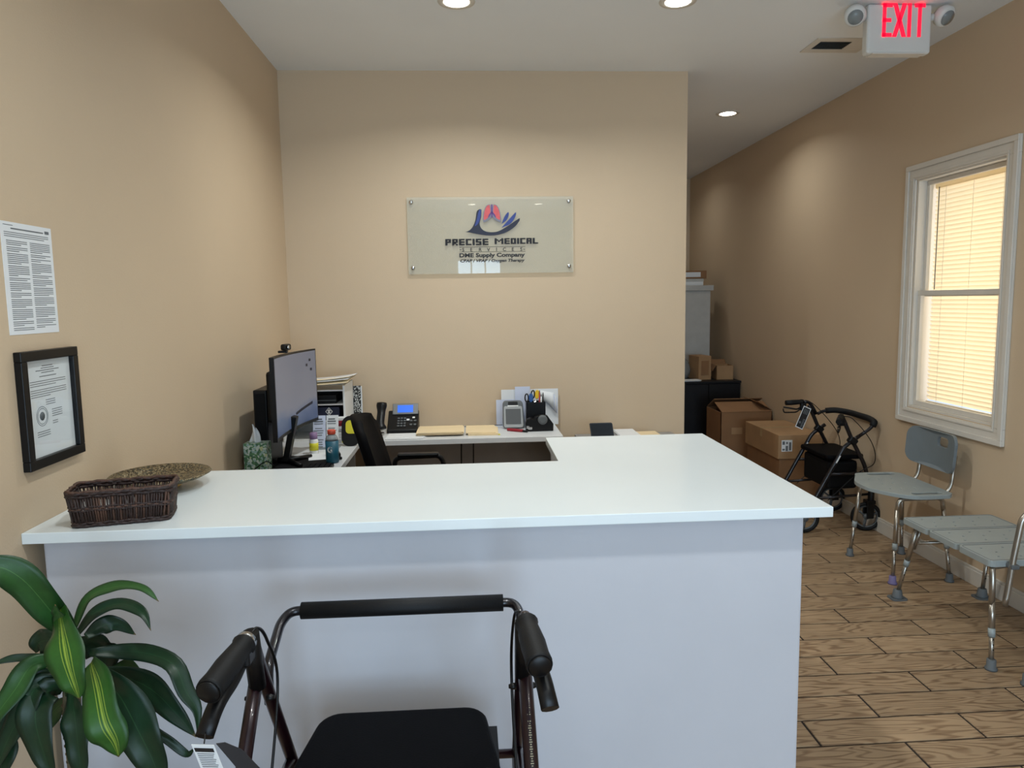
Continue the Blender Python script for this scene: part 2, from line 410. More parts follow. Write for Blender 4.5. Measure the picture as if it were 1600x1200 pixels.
# ------------------------------------------------------------ side window with blind
win = bpy.data.objects.new('window_1', None); COL.objects.link(win); win.location = (XR, 4.02, .8); ORG[win.name] = Vector(win.location); tag(win, kind='structure')
def ring(g, x0, x1, y0, y1, z0, z1, wd):
    g.box(x0, x1, y0, y1, z0, z0+wd); g.box(x0, x1, y0, y1, z1-wd, z1); g.box(x0, x1, y0, y0+wd, z0+wd, z1-wd); g.box(x0, x1, y1-wd, y1, z0+wd, z1-wd); return g
CY0, CY1, CZ0, CZ1 = 3.553, 4.487, .802, 2.372
g = G(); ring(g, XR-.014, XR, CY0, CY1, CZ0, CZ1, .088); ring(g, XR-.024, XR-.014, CY0, CY1, CZ0, CZ1, .03); ring(g, XR-.019, XR-.014, CY0+.066, CY1-.066, CZ0+.066, CZ1-.066, .014)
g.build('window_frame', M_trim, win, bevel=.003)
g = G(); ring(g, XR, XR+T, WY0, WY1, WZ0, WZ1, .012); g.build('jamb', M_trim, win)
zm = 1.597
g = G(); ring(g, XR+.052, XR+.076, WY0+.012, WY1-.012, zm-.018, WZ1-.012, .026); g.build('sash', M_trim, win, bevel=.002)
g = G(); ring(g, XR+.024, XR+.050, WY0+.012, WY1-.012, WZ0+.012, zm+.018, .03); g.build('sash', M_trim, win, bevel=.002)
G().box(XR+.062, XR+.065, WY0+.036, WY1-.036, zm+.008, WZ1-.036).build('pane', M_glass, win)
G().box(XR+.036, XR+.039, WY0+.04, WY1-.04, WZ0+.04, zm-.012).build('pane', M_glass, win)
def slatmat():
    m = bpy.data.materials.new('blind_slat'); m.use_nodes = True
    N, L = m.node_tree.nodes, m.node_tree.links; N.remove(N['Principled BSDF'])
    d = N.new('ShaderNodeBsdfDiffuse'); t = N.new('ShaderNodeBsdfTranslucent'); mx = N.new('ShaderNodeMixShader'); mx.inputs[0].default_value = .5
    nz = N.new('ShaderNodeTexNoise'); nz.inputs['Scale'].default_value = 4; cr = N.new('ShaderNodeValToRGB')
    cr.color_ramp.elements[0].color = rgb((236, 222, 192)); cr.color_ramp.elements[1].color = rgb((244, 232, 206))
    L.new(nz.outputs['Fac'], cr.inputs[0]); L.new(cr.outputs[0], d.inputs[0]); L.new(cr.outputs[0], t.inputs[0])
    L.new(d.outputs[0], mx.inputs[1]); L.new(t.outputs[0], mx.inputs[2]); L.new(mx.outputs[0], N['Material Output'].inputs[0]); return m
M_slat = slatmat()
bl = thing('window_blind', 'cream venetian blind glowing behind the side window glass', 'blind', (XR+.104, 4.0175, .9))
G().box(XR+.092, XR+.116, WY0+.03, WY1-.03, 2.225, 2.262).build('head_rail', M_slat, bl, bevel=.003)
G().box(XR+.094, XR+.114, WY0+.03, WY1-.03, .918, .934).build('bottom_rail', M_trim, bl, bevel=.003)
ns = 50; sm = None
for k in range(ns):
    z = .955+k*(2.215-.955)/(ns-1)
    if sm is None:
        g = G(); hw = .0165; a = math.radians(62); rows = []
        for q in range(5):
            u = (q-2)/2*hw; bow = .0022*(1-(u/hw)**2)
            x = u*math.cos(a)-bow*math.sin(a); zz = -u*math.sin(a)-bow*math.cos(a)
            rows.append([(x, -(WY1-WY0)/2+.034, zz), (x, (WY1-WY0)/2-.034, zz)])
        g.sheet(rows); ORG['tmp'] = Vector((0, 0, 0))
        o = g.build('slat', M_slat, None); sm = o; o.parent = bl; o.location = (0, 0, z-.9)
    else:
        o = sm.copy(); COL.objects.link(o); o.parent = bl; o.location = (0, 0, z-.9)
for y in (WY0+.14, (WY0+WY1)/2, WY1-.14): G().tube([(XR+.088, y, .925), (XR+.088, y, 2.23)], .0009, 4).build('ladder_cord', M_trim, bl)
G().tube([(XR+.086, WY1-.075, 1.62), (XR+.088, WY1-.075, 2.23)], .003, 6).build('tilt_wand', M_gdark, bl)

# ------------------------------------------------------------ ceiling fittings
M_lamp = mat('lamp_diffuser', (255, 250, 238), .5, emis=14, ecol=(255, 247, 232))
names = {0: 'recessed ceiling light above the desk on the left', 1: 'recessed ceiling light right of centre near the exit sign', 2: 'recessed ceiling light deep in the hallway',
         3: 'recessed ceiling light over the left of the counter', 4: 'recessed ceiling light over the right of the counter', 5: 'recessed ceiling light inside the entrance on the left', 6: 'recessed ceiling light inside the entrance on the right', 7: 'farthest recessed ceiling light at the end of the hallway'}
for q, (x, y, pw) in enumerate(CANS):
    r = thing('ceiling_light', names[q], 'light', (x, y, ZC), group='recessed ceiling lights')
    G().lathe([(.062, -.0005), (.066, -.006), (.09, -.004), (.092, 0), (.062, 0)], (x, y, ZC), 32).build('trim_ring', M_trim, r)
    G().lathe([(.062, -.004), (.062, -.001)], (x, y, ZC), 32).build('diffuser', M_lamp, r)
    area('lamp', (x, y, ZC-.012), (0, 0, 0), .12, .12, pw, CAN_COL, spread=148, shape='DISK')
r = thing('air_vent', 'white ceiling air vent with dark louvred grille', 'vent', (2.17, 4.32, ZC))
g = G(); x0, x1, y0, y1 = 2.01, 2.36, 4.205, 4.44
a0, a1, b0, b1 = 2.05, 2.235, 4.255, 4.385
g.box(x0, x1, y0, b0, ZC-.006, ZC).box(x0, x1, b1, y1, ZC-.006, ZC).box(x0, a0, b0, b1, ZC-.006, ZC).box(a1, x1, b0, b1, ZC-.006, ZC)
g.build('frame', M_trim, r, bevel=.002)
G().box(a0, a1, b0, b1, ZC-.0015, ZC-.0005).build('duct', M_blackm, r)
for k in range(7):
    y = b0+.012+k*(b1-b0-.024)/6
    G().obox(((a0+a1)/2, y, ZC-.004), (a1-a0, .009, .0012), ((1, 0, 0), (0, .8, .6), (0, -.6, .8))).build('slat', M_gdark, r)

# exit sign with emergency lamp heads
EX0, EX1, EY, EZ0 = 2.03, 2.362, 3.72, 2.80
M_exit = mat('exit_white', (214, 214, 210), .45, var=.02)
M_red = mat('exit_red', (255, 30, 60), .5, var=.02, emis=.95, ecol=(255, 10, 50))
r = thing('exit_sign', 'lit red EXIT sign with emergency lamp heads hanging from the ceiling', 'sign', ((EX0+EX1)/2, EY+.03, EZ0))
G().box(EX0, EX1, EY, EY+.055, EZ0, ZC-.004).build('housing', M_exit, r, bevel=.012, seg=3)
face = G()
def ex(x0, x1, z0, z1): face.box(EX0+x0, EX0+x1, EY-.002, EY+.002, EZ0+z0, EZ0+z1)
b_, t_, sw = .078, .238, .018
ex(.075, .075+sw, b_, t_); ex(.075, .125, b_, b_+sw); ex(.075, .125, t_-sw, t_); ex(.075, .12, (b_+t_)/2-sw/2, (b_+t_)/2+sw/2)
for sgn in (1, -1):
    xa, xb = (.138, .188) if sgn > 0 else (.188, .138)
    xa2 = xa-.0 ; hw = .011
    face.prism([(EX0+xa-hw, EY+.002, EZ0+b_), (EX0+xa+hw, EY+.002, EZ0+b_), (EX0+xb+hw, EY+.002, EZ0+t_), (EX0+xb-hw, EY+.002, EZ0+t_)], (0, -.004, 0))
ex(.205, .205+sw, b_, t_); ex(.240, .295, t_-sw, t_); ex(.258, .258+sw, b_, t_)
tag(face.build('lettering', M_red, r), 'glowing red EXIT letters')
G().box(EX0+.03, EX1-.03, EY-.0005, EY+.06, EZ0-.003, EZ0+.002).build('bottom_cover', M_trim, r)
for sx, xx in ((-1, EX0), (1, EX1)):
    c = Vector((xx+sx*.064, EY+.01, 2.985))
    h = G().lathe([(.0, -.03), (.035, -.03), (.05, -.01), (.052, .02), (.04, .03), (0, .03)], c, 20, (sx*.25, -.75, -.6)).build('lamp_head', M_exit, r)
    G().lathe([(0, .031), (.036, .031), (.036, .034), (0, .034)], c, 20, (sx*.25, -.75, -.6)).build('lens', M_plas_clear, h)
    G().tube([(xx, EY+.03, 2.98), tuple(c)], .018, 10).build('lamp_arm', M_exit, r)

# ------------------------------------------------------------ acrylic logo sign
SX0, SX1, SZ0, SZ1, SY = -.372, .697, 1.772, 2.257, YB-.024
r = thing('acrylic_sign', 'clear acrylic wall sign printed with a blue hand, red lungs and company name', 'sign', ((SX0+SX1)/2, YB, SZ0))
G().box(SX0, SX1, SY, SY+.008, SZ0, SZ1).build('acrylic_panel', M_acry, r)
for x in (SX0+.028, SX1-.028):
    for z in (SZ0+.04, SZ1-.03):
        G().lathe([(0, -.006), (.011, -.006), (.013, -.003), (.013, 0), (.009, .0), (.009, .024)], (x, SY, z), 16, (0, 1, 0)).build('standoff', M_chrome, r)
def sp(px, py):
    """sign print units: 1600 x 800 drawing of the panel area"""
    return (SX0+(px-170)/(1395-170)*(SX1-SX0), SY-.0012, SZ1-(py-125)/(688-125)*(SZ1-SZ0))
M_navy = mat('print_navy', (26, 30, 52), .5, var=.05); M_blue = mat('print_blue', (44, 62, 130), .5, var=.15, scale=20)
M_lung = mat('print_lung', (206, 88, 92), .5, var=.12, scale=40); M_print = mat('print_black', (26, 24, 28), .5, var=.05)
M_lung2 = mat('print_bronchi', (92, 60, 130), .5, var=.1); M_lgrey = mat('print_grey', (120, 120, 134), .5, var=.1)
def flat(g, poly, dy=0): g.prism([(x, y+dy, z) for x, y, z in [sp(*p) for p in poly]], (0, .0008, 0)); return g
def smooth2(pts, n=40): return [(p.x, p.y) for p in bez([(x, y, 0) for x, y in pts], n)]
# palm and thumb
lower = smooth2([(540, 365), (600, 378), (640, 355), (668, 300), (680, 235), (700, 214)], 24)+smooth2([(716, 218), (712, 270), (700, 320), (716, 360), (760, 382), (830, 380), (900, 345), (960, 305), (998, 282)], 36)+smooth2([(996, 300), (960, 345), (890, 388), (810, 408), (730, 405), (640, 388), (580, 376)], 30)
v_, f_ = cdt([lower]); g = G().add([sp(p.x, p.y) for p in v_], f_)
tag(g.build('printed_hand', M_navy, r, fix=False), 'dark blue cupped hand emblem')
for pl in ([(862, 325), (885, 270), (912, 238), (916, 258), (900, 295)], [(862, 352), (905, 305), (945, 262), (970, 240), (962, 278), (925, 325)]):
    flat(G(), smooth2(pl+[pl[0]], 30)[:-1]).build('printed_finger', M_blue, r)
flat(G(), smooth2([(690, 245), (700, 222), (712, 222), (708, 270), (690, 318), (664, 338), (680, 290), (690, 245)], 28)[:-1], -.0012).build('printed_thumb', M_blue, r)
for sgn in (1, -1):
    L_ = lambda x: 792+sgn*(x-792)
    flat(G(), [(L_(x), y) for x, y in smooth2([(778, 180), (752, 190), (732, 235), (725, 300), (738, 310), (780, 285), (788, 250), (786, 200), (778, 180)], 36)[:-1]], -.0006).build('printed_lung_edge', M_lgrey, r)
    flat(G(), [(L_(x), y) for x, y in smooth2([(776, 184), (755, 194), (737, 237), (732, 290), (752, 286), (774, 262), (781, 230), (776, 184)], 36)[:-1]], -.0014).build('printed_lung', M_lung, r)
    flat(G(), [(L_(x), y) for x, y in ((790, 230), (770, 255), (762, 275), (768, 275), (790, 246))], -.002).build('printed_bronchus', M_lung2, r)
flat(G(), [(787, 180), (797, 180), (797, 275), (787, 275)], -.002).build('printed_windpipe', M_lung2, r)
# block lettering
GL = {'P': ['###', '#.#', '###', '#..', '#..'], 'R': ['###', '#.#', '###', '##.', '#.#'], 'E': ['###', '#..', '###', '#..', '###'], 'C': ['###', '#..', '#..', '#..', '###'],
      'I': ['#', '#', '#', '#', '#'], 'S': ['###', '#..', '###', '..#', '###'], 'M': ['#...#', '##.##', '#.#.#', '#...#', '#...#'], 'D': ['###', '#.#', '#.#', '#.#', '###'],
      'A': ['###', '#.#', '###', '#.#', '#.#'], 'L': ['#..', '#..', '#..', '#..', '###'], ' ': ['..']*5, 'V': ['#.#', '#.#', '#.#', '#.#', '.#.']}
def block(word, x0, x1, ytop, ybot, gap, thick=1.0, grow=(1.28, 1.16)):
    total = sum(len(GL[c][0]) for c in word)+gap*(len(word)-1); cw = (x1-x0)/total; ch = (ybot-ytop)/5; g = G(); x = x0
    for c in word:
        for j, row in enumerate(GL[c]):
            for i_, q in enumerate(row):
                if q == '#':
                    cx, cy2 = x+(i_+.5)*cw, ytop+(j+.5)*ch; hw, hh = cw*.5*grow[0], ch*.5*grow[1]
                    hw *= thick; hh *= thick
                    flat(g, [(cx-hw, cy2-hh), (cx+hw, cy2-hh), (cx+hw, cy2+hh), (cx-hw, cy2+hh)], -.0003)
        x += (len(GL[c][0])+gap)*cw
    return g
block('PRECISE', 446, 760, 432, 478, .8).build('company_name', M_print, r)
block('MEDICAL', 810, 1130, 430, 472, .8).build('company_name', M_print, r)
def to_sign(cx, base): return lambda x, y: sp(cx+x, base-y)
g = G(); xs_ = [575, 635, 700, 762, 822, 880, 942, 1005]
for c, x in zip('SERVICES', xs_): put_text(g, c, 36, to_sign(x, 524), bold=.5)
flat(g, [(550, 511), (562, 511), (562, 515), (550, 515)]); flat(g, [(1020, 511), (1034, 511), (1034, 515), (1020, 515)])
flat(g, [(548, 491), (1036, 491), (1036, 493.5), (548, 493.5)]); flat(g, [(548, 527), (1036, 527), (1036, 529.5), (548, 529.5)])
g.build('services_line', M_print, r, fix=False)
put_text(G(), 'DME Supply Company', 40, to_sign(789, 566), width=486, bold=1.6).build('supply_line', M_print, r, fix=False)
put_text(G(), 'CPAP / VPAP / Oxygen Therapy', 30, to_sign(791, 604), width=478, bold=1.0, shear=.25).build('therapy_line', M_print, r, fix=False)

# ------------------------------------------------------------ notices on the left wall
PX = XL+.0012
nt = thing('wall_notice', 'white printed notice with two columns of small text taped to the left wall', 'notice', (XL, 2.025, 1.524))
G().box(XL, PX, 1.914, 2.137, 1.524, 1.809).build('sheet', M_paper, nt)
g = G(); rn = random.Random(3)
def wl(g, y0, y1, z, h): g.box(PX, PX+.0003, y0, y1, z-h/2, z+h/2)
wl(g, 1.955, 2.098, 1.793, .0035); wl(g, 1.925, 1.965, 1.801, .0016); wl(g, 2.105, 2.125, 1.795, .008)
for k in range(3): wl(g, 1.926, 2.12-.02*(k == 2), 1.783-k*.005, .0018)
for col_, (ya, yb) in enumerate(((1.932, 2.02), (2.032, 2.124))):
    z = 1.762
    while z > 1.535:
        n_ = rn.randint(2, 6)
        for k in range(n_):
            e = yb if k < n_-1 else ya+(yb-ya)*rn.uniform(.4, .9)
            wl(g, ya, e, z, .0019); z -= .0048
            if z < 1.535: break
        z -= .002
tag(g.build('print', M_inkl, nt), 'rows of small printed text')
fr = thing('framed_certificate', 'black framed certificate with a round seal hanging on the left wall', 'picture', (XL, 2.055, 1.17))
fy0, fy1, fz0, fz1 = 1.918, 2.19, 1.170, 1.480
ring(G(), XL, XL+.02, fy0, fy1, fz0, fz1, .026).build('frame', M_black, fr, bevel=.002)
G().box(XL, XL+.006, fy0+.02, fy1-.02, fz0+.02, fz1-.02).build('document', M_paper, fr)
g = G(); yc = 2.054; PX = XL+.006
for k, (wd, z) in enumerate(((.05, 1.437), (.062, 1.431), (.11, 1.425), (.06, 1.419), (.08, 1.409))): wl(g, yc-wd/2, yc+wd/2, z, .0022)
for k in range(3): wl(g, yc-.085, yc+.085-(.05 if k == 2 else 0), 1.397-k*.006, .0018)
for k in range(4): wl(g, yc-.085, yc+.085-(.08 if k == 3 else .0), 1.374-k*.006, .0018)
for k in range(3): wl(g, yc-.02, yc+.025, 1.344-k*.006, .0018)
for k in range(4): wl(g, yc+.005, yc+.055, 1.315-k*.006, .0018)
for k in range(2): wl(g, yc+.005, yc+.03, 1.283-k*.006, .0018)
for k in range(3): wl(g, yc-.07, yc-.01, 1.262-k*.006, .0018)
g.build('print', M_inkl, fr)
g = G()
for R2 in (.026, .021): g.torus((PX+.0002, yc-.042, 1.303), (1, 0, 0), R2, .0007, 28, 4)
g.lathe([(0, 0), (.012, 0), (.012, .0003), (0, .0003)], (PX, yc-.042, 1.303), 10, (1, 0, 0)); g.build('seal', M_inkl, fr)
G().box(XL+.011, XL+.0125, fy0+.02, fy1-.02, fz0+.02, fz1-.02).build('pane', M_glass, fr)

# ------------------------------------------------------------ reception counter
CT, CB, CF = 1.02, .991, 1.884
r = thing('reception_counter', 'pale painted L-shaped reception half wall under the white worktop', 'counter', (-.1, 2.0, 0))
G().box(XL+.028, .921, 1.925, 2.045, 0, CB).build('front_panel', M_knee, r, bevel=.006)
G().box(XL+.001, XL+.0275, 2.03, 2.045, 0, CB).build('filler_strip', M_wall, r)
G().box(.80, .921, 2.045, 2.95, 0, CB).build('side_panel', M_knee, r, bevel=.004)
G().box(.36, .80, 2.83, 2.95, 0, CB).build('end_panel', M_desk2, r, bevel=.004)
def lpoly(z): return [(XL, CF, z), (.983, CF, z), (.983, 3.006, z), (.315, 3.006, z), (.312, 2.553, z), (XL, 2.553, z)]
ct = G().prism(lpoly(CB), (0, 0, CT-CB)).build('countertop', M_quartz, bevel=.002, origin=(-.1, 2.2, CB))
tag(ct, 'glossy white L-shaped stone countertop on the reception counter', 'countertop')


# ------------------------------------------------------------ on the counter: wicker basket, bronze dish
M_wick = mat('dark_wicker', (42, 24, 20), .55, var=.35, scale=60, bump=.3, bscale=260)
M_wick2 = mat('lighter_wicker', (78, 52, 40), .6, var=.3, scale=60, bump=.3, bscale=260)
bk = thing('wicker_basket', 'small dark brown rectangular wicker basket on the counter end', 'basket', (-.937, 1.992, CT), rz=math.radians(13), local=True)
bw, bd, bh = .248, .125, .088
def bpath(t, grow):
    """point at fraction t round the basket outline"""
    P = rrect(bw+grow, bd+grow, .022, 4); n = len(P); x = t*n; i_ = int(x) % n; f_ = x-int(x)
    a, b = P[i_], P[(i_+1) % n]; return a[0]+(b[0]-a[0])*f_, a[1]+(b[1]-a[1])*f_
rr = rrect(bw, bd, .022, 4); per = []; n_ = len(rr)
for i_ in range(n_):
    a, b = rr[i_], rr[(i_+1) % n_]; L2 = math.hypot(b[0]-a[0], b[1]-a[1]); k_ = max(1, round(L2/.0062))
    for q in range(k_): per.append((a[0]+(b[0]-a[0])*q/k_, a[1]+(b[1]-a[1])*q/k_))
rn = random.Random(5)
G().prism([(x*.93, y*.93, .002) for x, y in rrect(bw, bd, .02, 4)], (0, 0, .006)).build('base', M_wick, bk)
for q, (x, y) in enumerate(per):
    sc = .95+.07; j = rn.uniform(-.002, .002)
    p0 = (x*.94+j, y*.94, .004); p1 = (x*.985+j*.5, y*.985, bh*.5); p2 = (x*1.02-j, y*1.02, bh)
    G().tube([p0, p1, p2], rn.uniform(.0022, .0031), 5).build('upright_cane', M_wick2 if rn.random() < .28 else M_wick, bk)
def band(z, gr, r_, ph, m):
    pts = [(x*gr*(1+.012*math.sin(q*2.1+ph)), y*gr*(1+.025*math.sin(q*2.1+ph)), z+.0012*math.sin(q*.8+ph)) for q, (x, y) in enumerate(per)]
    G().tube(pts, r_, 5, closed=True).build('woven_band', m, bk)
for z, gr, r_, ph, m in ((.006, .95, .0045, 0, M_wick), (.012, .955, .0035, 2, M_wick), (.046, .99, .003, 0, M_wick), (.0505, .99, .003, 3, M_wick2), (.055, .995, .003, 0, M_wick),
                         (bh-.004, 1.02, .005, 0, M_wick), (bh+.003, 1.03, .0055, 3, M_wick), (bh+.007, 1.015, .0045, 1, M_wick2)): band(z, gr, r_, ph, m)
M_bronze = speckle('bronze_texture', [(92, 80, 60), (142, 128, 98), (66, 60, 48), (168, 156, 128), (84, 94, 86)], 230, .36, .75, bump=.5)
M_gold = mat('gold_foot', (178, 150, 84), .3, metal=.8, var=.1)
ds = thing('bronze_dish', 'wide shallow bronze textured dish behind the wicker basket', 'dish', (-.985, 2.335, CT))
c = (-.983, 2.335, CT)
G().lathe([(.04, .012), (.09, .020), (.13, .032), (.147, .041), (.151, .043), (.148, .046), (.126, .037), (.088, .026), (.04, .019), (0, .017)], c, 56).build('bowl', M_bronze, ds)
G().lathe([(.055, 0), (.06, .004), (.045, .014), (.03, .017), (0, .017)], c, 32).build('foot', M_gold, ds)

# ------------------------------------------------------------ dracaena in the corner
def leafmat(name, base, dark, stripe, amount):
    m = bpy.data.materials.new(name); m.use_nodes = True; MATS[name] = m
    N, L = m.node_tree.nodes, m.node_tree.links; b = N['Principled BSDF']
    uv = N.new('ShaderNodeUVMap'); sx = N.new('ShaderNodeSeparateXYZ'); L.new(uv.outputs[0], sx.inputs[0])
    cr = N.new('ShaderNodeValToRGB'); e = cr.color_ramp.elements
    cols = [(0, dark), (.22, base), (.355, base), (.375, stripe), (.395, base), (.43, base), (.45, stripe), (.47, base), (.49, stripe), (.52, stripe), (.54, base), (.575, base), (.595, stripe), (.615, base), (.8, base), (1, dark)]
    if not amount: cols = [(0, dark), (.3, base), (.485, base), (.5, stripe), (.515, base), (.7, base), (1, dark)]
    e[0].position = 0; e[0].color = rgb(cols[0][1]); e[1].position = 1; e[1].color = rgb(cols[-1][1])
    for p, c_ in cols[1:-1]: x = e.new(p); x.color = rgb(c_)
    L.new(sx.outputs[0], cr.inputs[0])
    tip = N.new('ShaderNodeMapRange'); tip.inputs[1].default_value = .955; tip.inputs[2].default_value = 1; L.new(sx.outputs[1], tip.inputs[0])
    mx = N.new('ShaderNodeMixRGB'); mx.inputs[2].default_value = rgb((120, 92, 52)); L.new(tip.outputs[0], mx.inputs[0]); L.new(cr.outputs[0], mx.inputs[1])
    nz = N.new('ShaderNodeTexNoise'); nz.inputs['Scale'].default_value = 12; m2 = N.new('ShaderNodeMixRGB'); m2.blend_type = 'MULTIPLY'; m2.inputs[0].default_value = .3
    L.new(mx.outputs[0], m2.inputs[1]); L.new(nz.outputs['Fac'], m2.inputs[2]); L.new(m2.outputs[0], b.inputs['Base Color'])
    b.inputs['Roughness'].default_value = .42; b.inputs['Specular IOR Level'].default_value = .35
    b.inputs['Subsurface Weight'].default_value = 0
    return m
M_leafS = leafmat('leaf_striped', (46, 92, 32), (28, 66, 26), (142, 166, 62), 1)
M_leaf = leafmat('leaf_green', (42, 84, 36), (26, 60, 28), (78, 122, 62), 0)
M_leafD = leafmat('leaf_dark', (24, 54, 32), (16, 40, 26), (46, 84, 52), 0)
pl = thing('potted_dracaena', 'green striped corn plant in a pot in the corner left of the counter', 'plant', (-.83, 1.5, 0))
def leaf(pts, wd, m, twist=0, facing=(0, -1, .35), n=28, fold=.22, wav=.17):
    P = bez(pts, n); n2 = len(P); rows = []; uv = []
    Fv = Vector(facing).normalized(); ph = random.uniform(0, 6)
    for i_, p in enumerate(P):
        t = i_/(n2-1); d = (P[min(i_+1, n2-1)]-P[max(i_-1, 0)]).normalized()
        side = d.cross(Fv)
        if side.length < .05: side = d.orthogonal()
        side.normalize(); nor = side.cross(d)
        a = twist*t; side, nor = side*math.cos(a)+nor*math.sin(a), nor*math.cos(a)-side*math.sin(a)
        prof = (.4+.6*math.sin(math.pi/2*min(1, t/.36)))*(1 if t < .42 else max(.02, 1-((t-.42)/.58)**2.1)) if t < 1 else .02
        prof *= 1+.07*math.sin(t*11+ph)
        h = wd*.5*prof; row = []
        for q in range(7):
            u = (q-3)/3; row.append(p+side*(h*u)+nor*(fold*h*abs(u)+wav*h*math.sin(t*15+ph+(2 if u < 0 else 0))*abs(u)))
        rows.append(row)
    g = G().sheet(rows); o = g.build('leaf', m, pl, fix=False, solid=.0012)
    ul = o.data.uv_layers.new(name='UVMap'); nn = 7
    for poly in o.data.polygons:
        for li in poly.loop_indices:
            vi = o.data.loops[li].vertex_index; ul.data[li].uv = ((vi % nn)/6, (vi//nn)/(n2-1))
    return o
LEAVES = [
    ([(-0.833, 1.5, 0.917), (-0.847, 1.46, 0.987), (-0.872, 1.42, 1.07), (-0.91, 1.4, 1.104), (-0.963, 1.39, 1.085)], 0.062, M_leaf, {'facing': (0.3, -1, 0.5), 'twist': 0.2}),
    ([(-0.834, 1.49, 0.911), (-0.827, 1.46, 0.959), (-0.821, 1.44, 0.99), (-0.815, 1.42, 1.016)], 0.03, M_leaf, {}),
    ([(-0.835, 1.51, 0.922), (-0.804, 1.52, 0.986), (-0.751, 1.52, 1.009), (-0.685, 1.5, 1.012), (-0.644, 1.48, 0.99)], 0.026, M_leaf, {'facing': (0, -1, 0.9), 'twist': 0.5}),
    ([(-0.831, 1.52, 0.911), (-0.807, 1.55, 0.943), (-0.76, 1.56, 0.955), (-0.707, 1.54, 0.943), (-0.682, 1.52, 0.91)], 0.028, M_leafD, {'facing': (0, -1, 0.7), 'twist': 0.4}),
    ([(-0.816, 1.52, 0.903), (-0.796, 1.55, 0.912), (-0.767, 1.56, 0.911), (-0.728, 1.55, 0.889)], 0.036, M_leafD, {'facing': (0, -1, 0.3)}),
    ([(-0.837, 1.47, 0.986), (-0.806, 1.42, 0.963), (-0.78, 1.38, 0.923), (-0.764, 1.37, 0.876), (-0.763, 1.38, 0.842)], 0.072, M_leafS, {'facing': (0, -1, 0.1), 'fold': 0.1}),
    ([(-0.783, 1.47, 0.87), (-0.743, 1.41, 0.846), (-0.719, 1.38, 0.79), (-0.703, 1.38, 0.749), (-0.703, 1.39, 0.713)], 0.074, M_leafS, {'facing': (0.1, -1, 0.1), 'fold': 0.1}),
    ([(-0.786, 1.49, 0.839), (-0.724, 1.45, 0.81), (-0.682, 1.43, 0.744), (-0.656, 1.43, 0.673), (-0.646, 1.44, 0.596)], 0.085, M_leafD, {'facing': (0.1, -1, 0.2)}),
    ([(-0.811, 1.52, 0.867), (-0.755, 1.54, 0.858), (-0.691, 1.53, 0.854), (-0.631, 1.5, 0.841), (-0.603, 1.48, 0.794), (-0.579, 1.47, 0.756), (-0.577, 1.46, 0.706)], 0.038, M_leafD, {'facing': (0.1, -1, 0.5), 'twist': 0.6}),
    ([(-0.802, 1.52, 0.821), (-0.742, 1.53, 0.802), (-0.681, 1.51, 0.781), (-0.63, 1.49, 0.74), (-0.584, 1.47, 0.697)], 0.058, M_leafD, {'facing': (0.1, -1, 0.3)}),
    ([(-0.833, 1.53, 0.899), (-0.823, 1.57, 0.865), (-0.814, 1.59, 0.825), (-0.834, 1.6, 0.768)], 0.07, M_leafD, {'facing': (0, -1, 0.2)}),
    ([(-0.799, 1.55, 0.779), (-0.785, 1.58, 0.792), (-0.76, 1.58, 0.802), (-0.721, 1.56, 0.789)], 0.036, M_leaf, {'facing': (0, -1, 0.5)}),
    ([(-0.872, 1.5, 0.866), (-0.9, 1.47, 0.869), (-0.92, 1.44, 0.832), (-0.951, 1.41, 0.784), (-0.994, 1.4, 0.712)], 0.045, M_leaf, {'facing': (0, -1, 0.4)}),
    ([(-0.87, 1.5, 0.841), (-0.896, 1.47, 0.839), (-0.924, 1.44, 0.816), (-0.952, 1.42, 0.784)], 0.03, M_leafD, {'facing': (0, -1, 0.4)}),
    ([(-0.864, 1.5, 0.812), (-0.885, 1.46, 0.83), (-0.898, 1.44, 0.804), (-0.938, 1.43, 0.73), (-0.966, 1.43, 0.663)], 0.05, M_leafD, {'facing': (0, -1, 0.3)}),
    ([(-0.858, 1.5, 0.802), (-0.871, 1.46, 0.815), (-0.878, 1.43, 0.781), (-0.861, 1.42, 0.705), (-0.847, 1.42, 0.65)], 0.066, M_leafD, {'facing': (0, -1, 0.1)}),
    ([(-0.832, 1.48, 0.805), (-0.807, 1.44, 0.758), (-0.8, 1.43, 0.695), (-0.8, 1.43, 0.626)], 0.05, M_leafD, {'facing': (0, -1, 0.1)}),
    ([(-0.89, 1.52, 0.857), (-0.935, 1.53, 0.857), (-0.974, 1.52, 0.861), (-1.007, 1.5, 0.856)], 0.018, M_leafD, {'facing': (0, -1, 0.9)}),
    ([(-0.876, 1.54, 0.756), (-0.917, 1.56, 0.72), (-0.943, 1.57, 0.679), (-0.935, 1.57, 0.641)], 0.04, M_leaf, {'facing': (0, -1, 0.1)}),
    ([(-0.853, 1.53, 0.893), (-0.907, 1.55, 0.885), (-0.937, 1.56, 0.875), (-0.944, 1.56, 0.853)], 0.05, M_leafD, {'facing': (0, -1, 0.3)}),
    ([(-0.75, 1.47, 0.765), (-0.708, 1.5, 0.716), (-0.66, 1.51, 0.671), (-0.622, 1.51, 0.636), (-0.6, 1.5, 0.656)], 0.02, M_leafD, {'facing': (0, -1, 0.6)}),
    ([(-0.946, 1.47, 0.775), (-0.949, 1.45, 0.746), (-0.953, 1.44, 0.697), (-0.968, 1.44, 0.629)], 0.06, M_leafD, {'facing': (0, -1, 0.2)})]
for q in LEAVES: leaf(*q[0:3], **q[3])
M_cane = mat('cane_stem', (96, 88, 66), .8, var=.3, scale=40, bump=.4, bscale=60)
g = G(); P = [(-.855, 1.52, .35), (-.858, 1.52, .6), (-.852, 1.51, .72), (-.845, 1.505, .80)]
g.tube(bez(P, 20), .017, 12)
